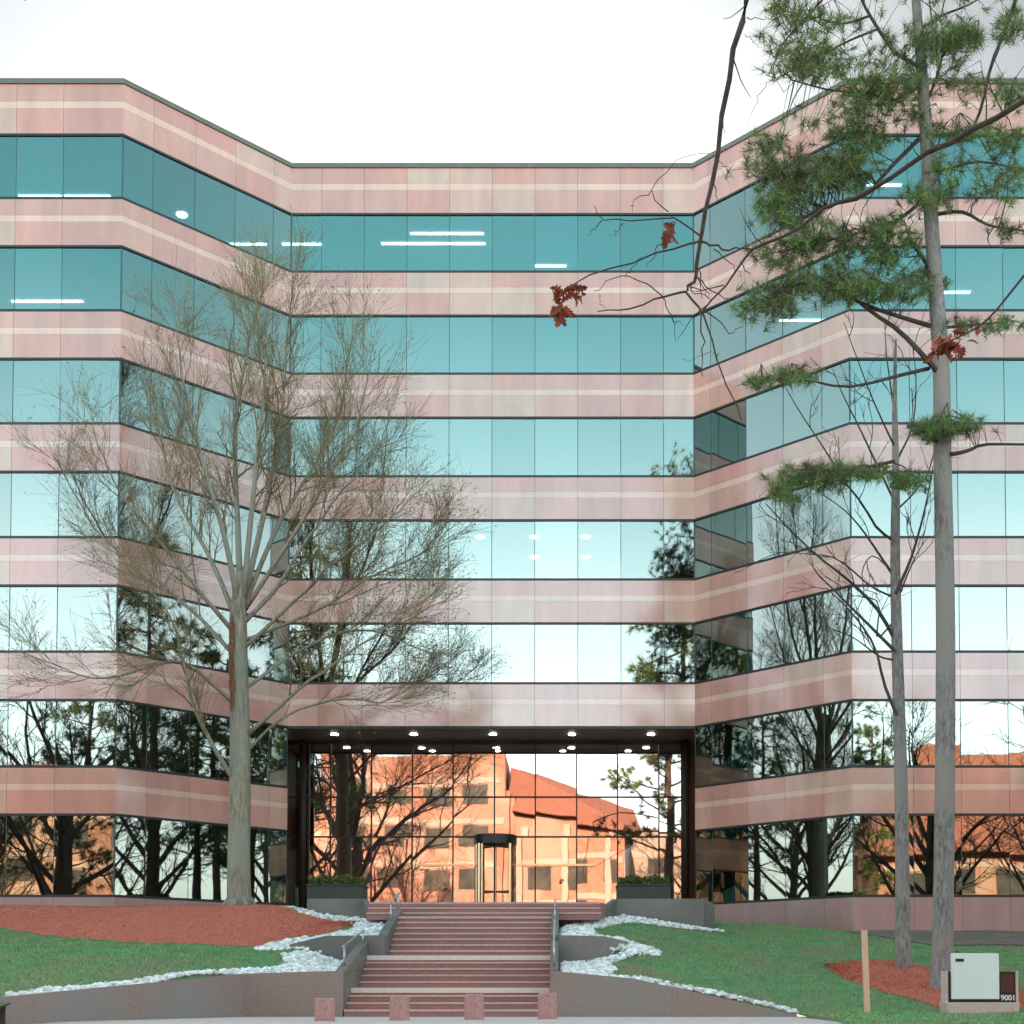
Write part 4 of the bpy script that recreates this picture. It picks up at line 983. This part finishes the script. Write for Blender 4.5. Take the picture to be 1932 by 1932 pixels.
def generic_bare(seed, H, r):
    rng = np.random.default_rng(seed); tr, cr = MB(), MB(); n = 7
    P = wander((0, 0, -.6), (0, 0, 1), H * .55, 8, .03, .05, rng); tr.tube(P, np.interp(np.linspace(0, 1, 9), [0, .1, 1], [r * 1.4, r, r * .5]), 9)
    lim = []
    for k in range(13):
        f = .38 + .62 * k / 12; i = min(int(f * 8), 7); p = P[i] + (P[i + 1] - P[i]) * (f * 8 - i); a = k * 2.4 + rng.uniform(-.4, .4)
        Q = wander(p, (cos(a) * 1.0, sin(a) * 1.0, .5 + .9 * f), H * .45 * rng.uniform(.7, 1.1), 7, .12, .07, rng); lim.append((Q, r * .38, .03))
    limbs_to_tree(tr, cr, lim, rng, 6, 4, 3, 2.6, 1.4, .8, up=.05, ang=.65, thin=.013, minr=.02)
    return tr, cr
def generic_pine(seed, H, r):
    rng = np.random.default_rng(seed); tr = MB(); tf = []
    P = wander((0, 0, -.6), (0, 0, 1), H, 10, .015, .05, rng); tr.tube(P, np.linspace(r * 1.2, .05, 11), 8)
    for k in range(34):
        f = .38 + .6 * k / 33; i = min(int(f * 10), 9); p = P[i] + (P[i + 1] - P[i]) * (f * 10 - i); a = k * 2.4
        Ln = (4.6 * (1 - f) + 1.4) * rng.uniform(.7, 1.1); Q = wander(p, (cos(a), sin(a), .15), Ln, 5, .12, .03, rng); tr.tube(Q, np.linspace(.06, .02, 6), 4)
        for t, q, d in offshoots(Q, 9, .35, 1, .7, rng):
            tf.append((q + d * .6, d)); tf.append((q + d * .3 + rng.normal(0, .3, 3), d)); tr.tube([q, q + d * .6], [.02, .01], 3, cap=False)
    V, Fc = needles(tf, rng, n=34, ln=.42, w=.035, spread=1.1)
    return tr, (V, Fc)
def place(proto, x, y, z, rz, sc, label):
    if proto.get('used'):
        o = proto.copy(); C.objects.link(o)
        for ch in proto.children:
            c = ch.copy(); C.objects.link(c); c.parent = o
    else: o = proto
    proto['used'] = 1
    o.location = (x, y, z); o.rotation_euler = (0, 0, rz); o.scale = (sc,) * 3; o['label'] = label; o['group'] = 'trees across the street mirrored in the glass'
    if 'used' in o and o is not proto: del o['used']
    return o
protos = []
for seed, H, r in ((101, 21, .42), (102, 17, .3)):
    tr, cr = generic_bare(seed, H, r); t = thing('bare_tree', (0, 0, 0), 'bare tree across the street', 'tree'); tr.build('trunk', M['darkbark'], t); cr.build('crown', M['darkbark'], t); protos.append(t)
tr, (V, Fc) = generic_pine(103, 21, .3); t = thing('pine_tree', (0, 0, 0), 'pine across the street', 'tree'); tr.build('trunk', M['darkbark'], t); npmesh('crown', V, Fc, M['needle'], t); protos.append(t)
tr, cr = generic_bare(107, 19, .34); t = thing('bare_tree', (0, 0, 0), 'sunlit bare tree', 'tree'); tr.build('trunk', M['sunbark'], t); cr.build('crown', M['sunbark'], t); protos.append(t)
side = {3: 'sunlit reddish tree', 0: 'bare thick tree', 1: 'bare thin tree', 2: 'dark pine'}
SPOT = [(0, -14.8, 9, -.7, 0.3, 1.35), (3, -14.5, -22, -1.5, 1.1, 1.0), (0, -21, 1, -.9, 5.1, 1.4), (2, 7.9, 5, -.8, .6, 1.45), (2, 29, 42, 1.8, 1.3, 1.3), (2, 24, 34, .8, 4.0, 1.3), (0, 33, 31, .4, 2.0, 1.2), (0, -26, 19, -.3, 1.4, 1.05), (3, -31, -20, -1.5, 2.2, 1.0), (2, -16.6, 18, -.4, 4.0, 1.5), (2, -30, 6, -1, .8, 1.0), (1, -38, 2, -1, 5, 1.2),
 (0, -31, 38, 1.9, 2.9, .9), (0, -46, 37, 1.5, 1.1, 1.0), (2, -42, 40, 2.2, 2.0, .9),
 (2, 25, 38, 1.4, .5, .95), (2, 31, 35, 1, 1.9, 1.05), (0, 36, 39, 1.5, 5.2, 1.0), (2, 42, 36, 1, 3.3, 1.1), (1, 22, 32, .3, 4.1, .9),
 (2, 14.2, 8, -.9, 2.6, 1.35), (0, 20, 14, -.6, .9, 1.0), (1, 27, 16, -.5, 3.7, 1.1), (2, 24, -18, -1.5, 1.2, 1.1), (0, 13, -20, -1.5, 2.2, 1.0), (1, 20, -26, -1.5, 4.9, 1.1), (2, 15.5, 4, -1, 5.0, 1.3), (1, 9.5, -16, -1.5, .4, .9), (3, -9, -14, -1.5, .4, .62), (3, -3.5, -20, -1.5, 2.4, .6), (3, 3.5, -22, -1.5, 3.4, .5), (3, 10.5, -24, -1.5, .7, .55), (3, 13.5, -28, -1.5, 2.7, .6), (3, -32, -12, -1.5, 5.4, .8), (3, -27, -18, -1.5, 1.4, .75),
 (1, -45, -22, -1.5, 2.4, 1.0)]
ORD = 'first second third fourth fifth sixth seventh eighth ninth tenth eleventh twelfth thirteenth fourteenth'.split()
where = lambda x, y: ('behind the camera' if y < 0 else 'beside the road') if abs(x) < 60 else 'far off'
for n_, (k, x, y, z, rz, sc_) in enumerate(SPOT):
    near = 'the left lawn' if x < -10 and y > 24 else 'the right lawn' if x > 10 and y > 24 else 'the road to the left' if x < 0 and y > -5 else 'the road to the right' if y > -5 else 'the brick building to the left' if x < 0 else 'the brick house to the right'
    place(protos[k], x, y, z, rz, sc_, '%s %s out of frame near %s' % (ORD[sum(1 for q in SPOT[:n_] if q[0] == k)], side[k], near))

# ------------------------------------------------------------------ light
SUN_EL, SUN_AZ = radians(21), radians(-6)              # azimuth from +Y (behind the building), negative = to the left
d = Vector((sin(SUN_AZ) * cos(SUN_EL), cos(SUN_AZ) * cos(SUN_EL), sin(SUN_EL)))
sl = bpy.data.lights.new('sun', 'SUN'); sl.energy = 3.2; sl.angle = radians(.5); sl.color = (1, .74, .56)
so = bpy.data.objects.new('sun', sl); C.objects.link(so); so.rotation_euler = d.to_track_quat('Z', 'Y').to_euler()
w = bpy.data.worlds.new('World'); S.world = w; w.use_nodes = True
N, Lk = w.node_tree.nodes, w.node_tree.links
sky = N.new('ShaderNodeTexSky'); sky.sky_type = 'NISHITA'; sky.sun_disc = False; sky.sun_elevation = SUN_EL; sky.sun_rotation = SUN_AZ
sky.air_density = 1.0; sky.dust_density = 2.5; sky.ozone_density = 1.0
tc = N.new('ShaderNodeTexCoord'); sp_ = N.new('ShaderNodeSeparateXYZ'); Lk.new(tc.outputs['Generated'], sp_.inputs[0])
hz = N.new('ShaderNodeHueSaturation'); hz.inputs['Saturation'].default_value = .34; Lk.new(sky.outputs[0], hz.inputs['Color'])     # thin high haze over the whole sky
rp = N.new('ShaderNodeValToRGB'); e = rp.color_ramp.elements                                                                       # teal tint painted high on the sky opposite the sun, colouring glass reflections
e[0].position = 0; e[0].color = (1.08, 1.12, 1.08, 1); e[1].position = 1; e[1].color = (.65, .75, .75, 1)
for p_, c_ in ((.20, (1.02, 1.13, 1.14)), (.28, (.86, 1.00, 1.01)), (.36, (.50, .77, .80)), (.47, (.20, .55, .585)), (.62, (.24, .50, .53))):
    x = e.new(p_); x.color = (*c_, 1)
Lk.new(sp_.outputs['Z'], rp.inputs['Fac'])
mr = N.new('ShaderNodeMapRange'); mr.interpolation_type = 'SMOOTHSTEP'; mr.inputs[1].default_value = .25; mr.inputs[2].default_value = -.35; Lk.new(sp_.outputs['Y'], mr.inputs[0])
mm = N.new('ShaderNodeMixRGB'); mm.inputs[1].default_value = (1, 1, 1, 1); Lk.new(mr.outputs[0], mm.inputs[0]); Lk.new(rp.outputs['Color'], mm.inputs[2])
ml = N.new('ShaderNodeMixRGB'); ml.blend_type = 'MULTIPLY'; ml.inputs[0].default_value = 1; Lk.new(hz.outputs['Color'], ml.inputs[1]); Lk.new(mm.outputs[0], ml.inputs[2])
fr_ = N.new('ShaderNodeMapRange'); fr_.interpolation_type = 'SMOOTHSTEP'; fr_.inputs[1].default_value = .35; fr_.inputs[2].default_value = .78; Lk.new(sp_.outputs['Y'], fr_.inputs[0])
cl = N.new('ShaderNodeTexNoise'); cl.inputs['Scale'].default_value = 3.0; cl.inputs['Detail'].default_value = 5; Lk.new(tc.outputs['Generated'], cl.inputs['Vector'])
cr_ = N.new('ShaderNodeValToRGB'); cr_.color_ramp.elements[0].color = (.083, .089, .093, 1); cr_.color_ramp.elements[1].color = (.090, .096, .099, 1); cr_.color_ramp.elements[0].position = .35; cr_.color_ramp.elements[1].position = .65; Lk.new(cl.outputs['Fac'], cr_.inputs['Fac'])
m2 = N.new('ShaderNodeMixRGB'); m2.inputs[1].default_value = (1, 1, 1, 1); Lk.new(fr_.outputs[0], m2.inputs[0]); Lk.new(cr_.outputs['Color'], m2.inputs[2])        # dimming tint added over the sunward sky to hold its tone below white
m3 = N.new('ShaderNodeMixRGB'); m3.blend_type = 'MULTIPLY'; m3.inputs[0].default_value = 1; Lk.new(ml.outputs[0], m3.inputs[1]); Lk.new(m2.outputs[0], m3.inputs[2])
Lk.new(m3.outputs[0], N['Background'].inputs[0]); N['Background'].inputs[1].default_value = 0.15
vs = S.view_settings; vs.view_transform = 'Standard'; vs.look = 'None'; vs.gamma = 1; vs.use_curve_mapping = False; vs.exposure = 2.75
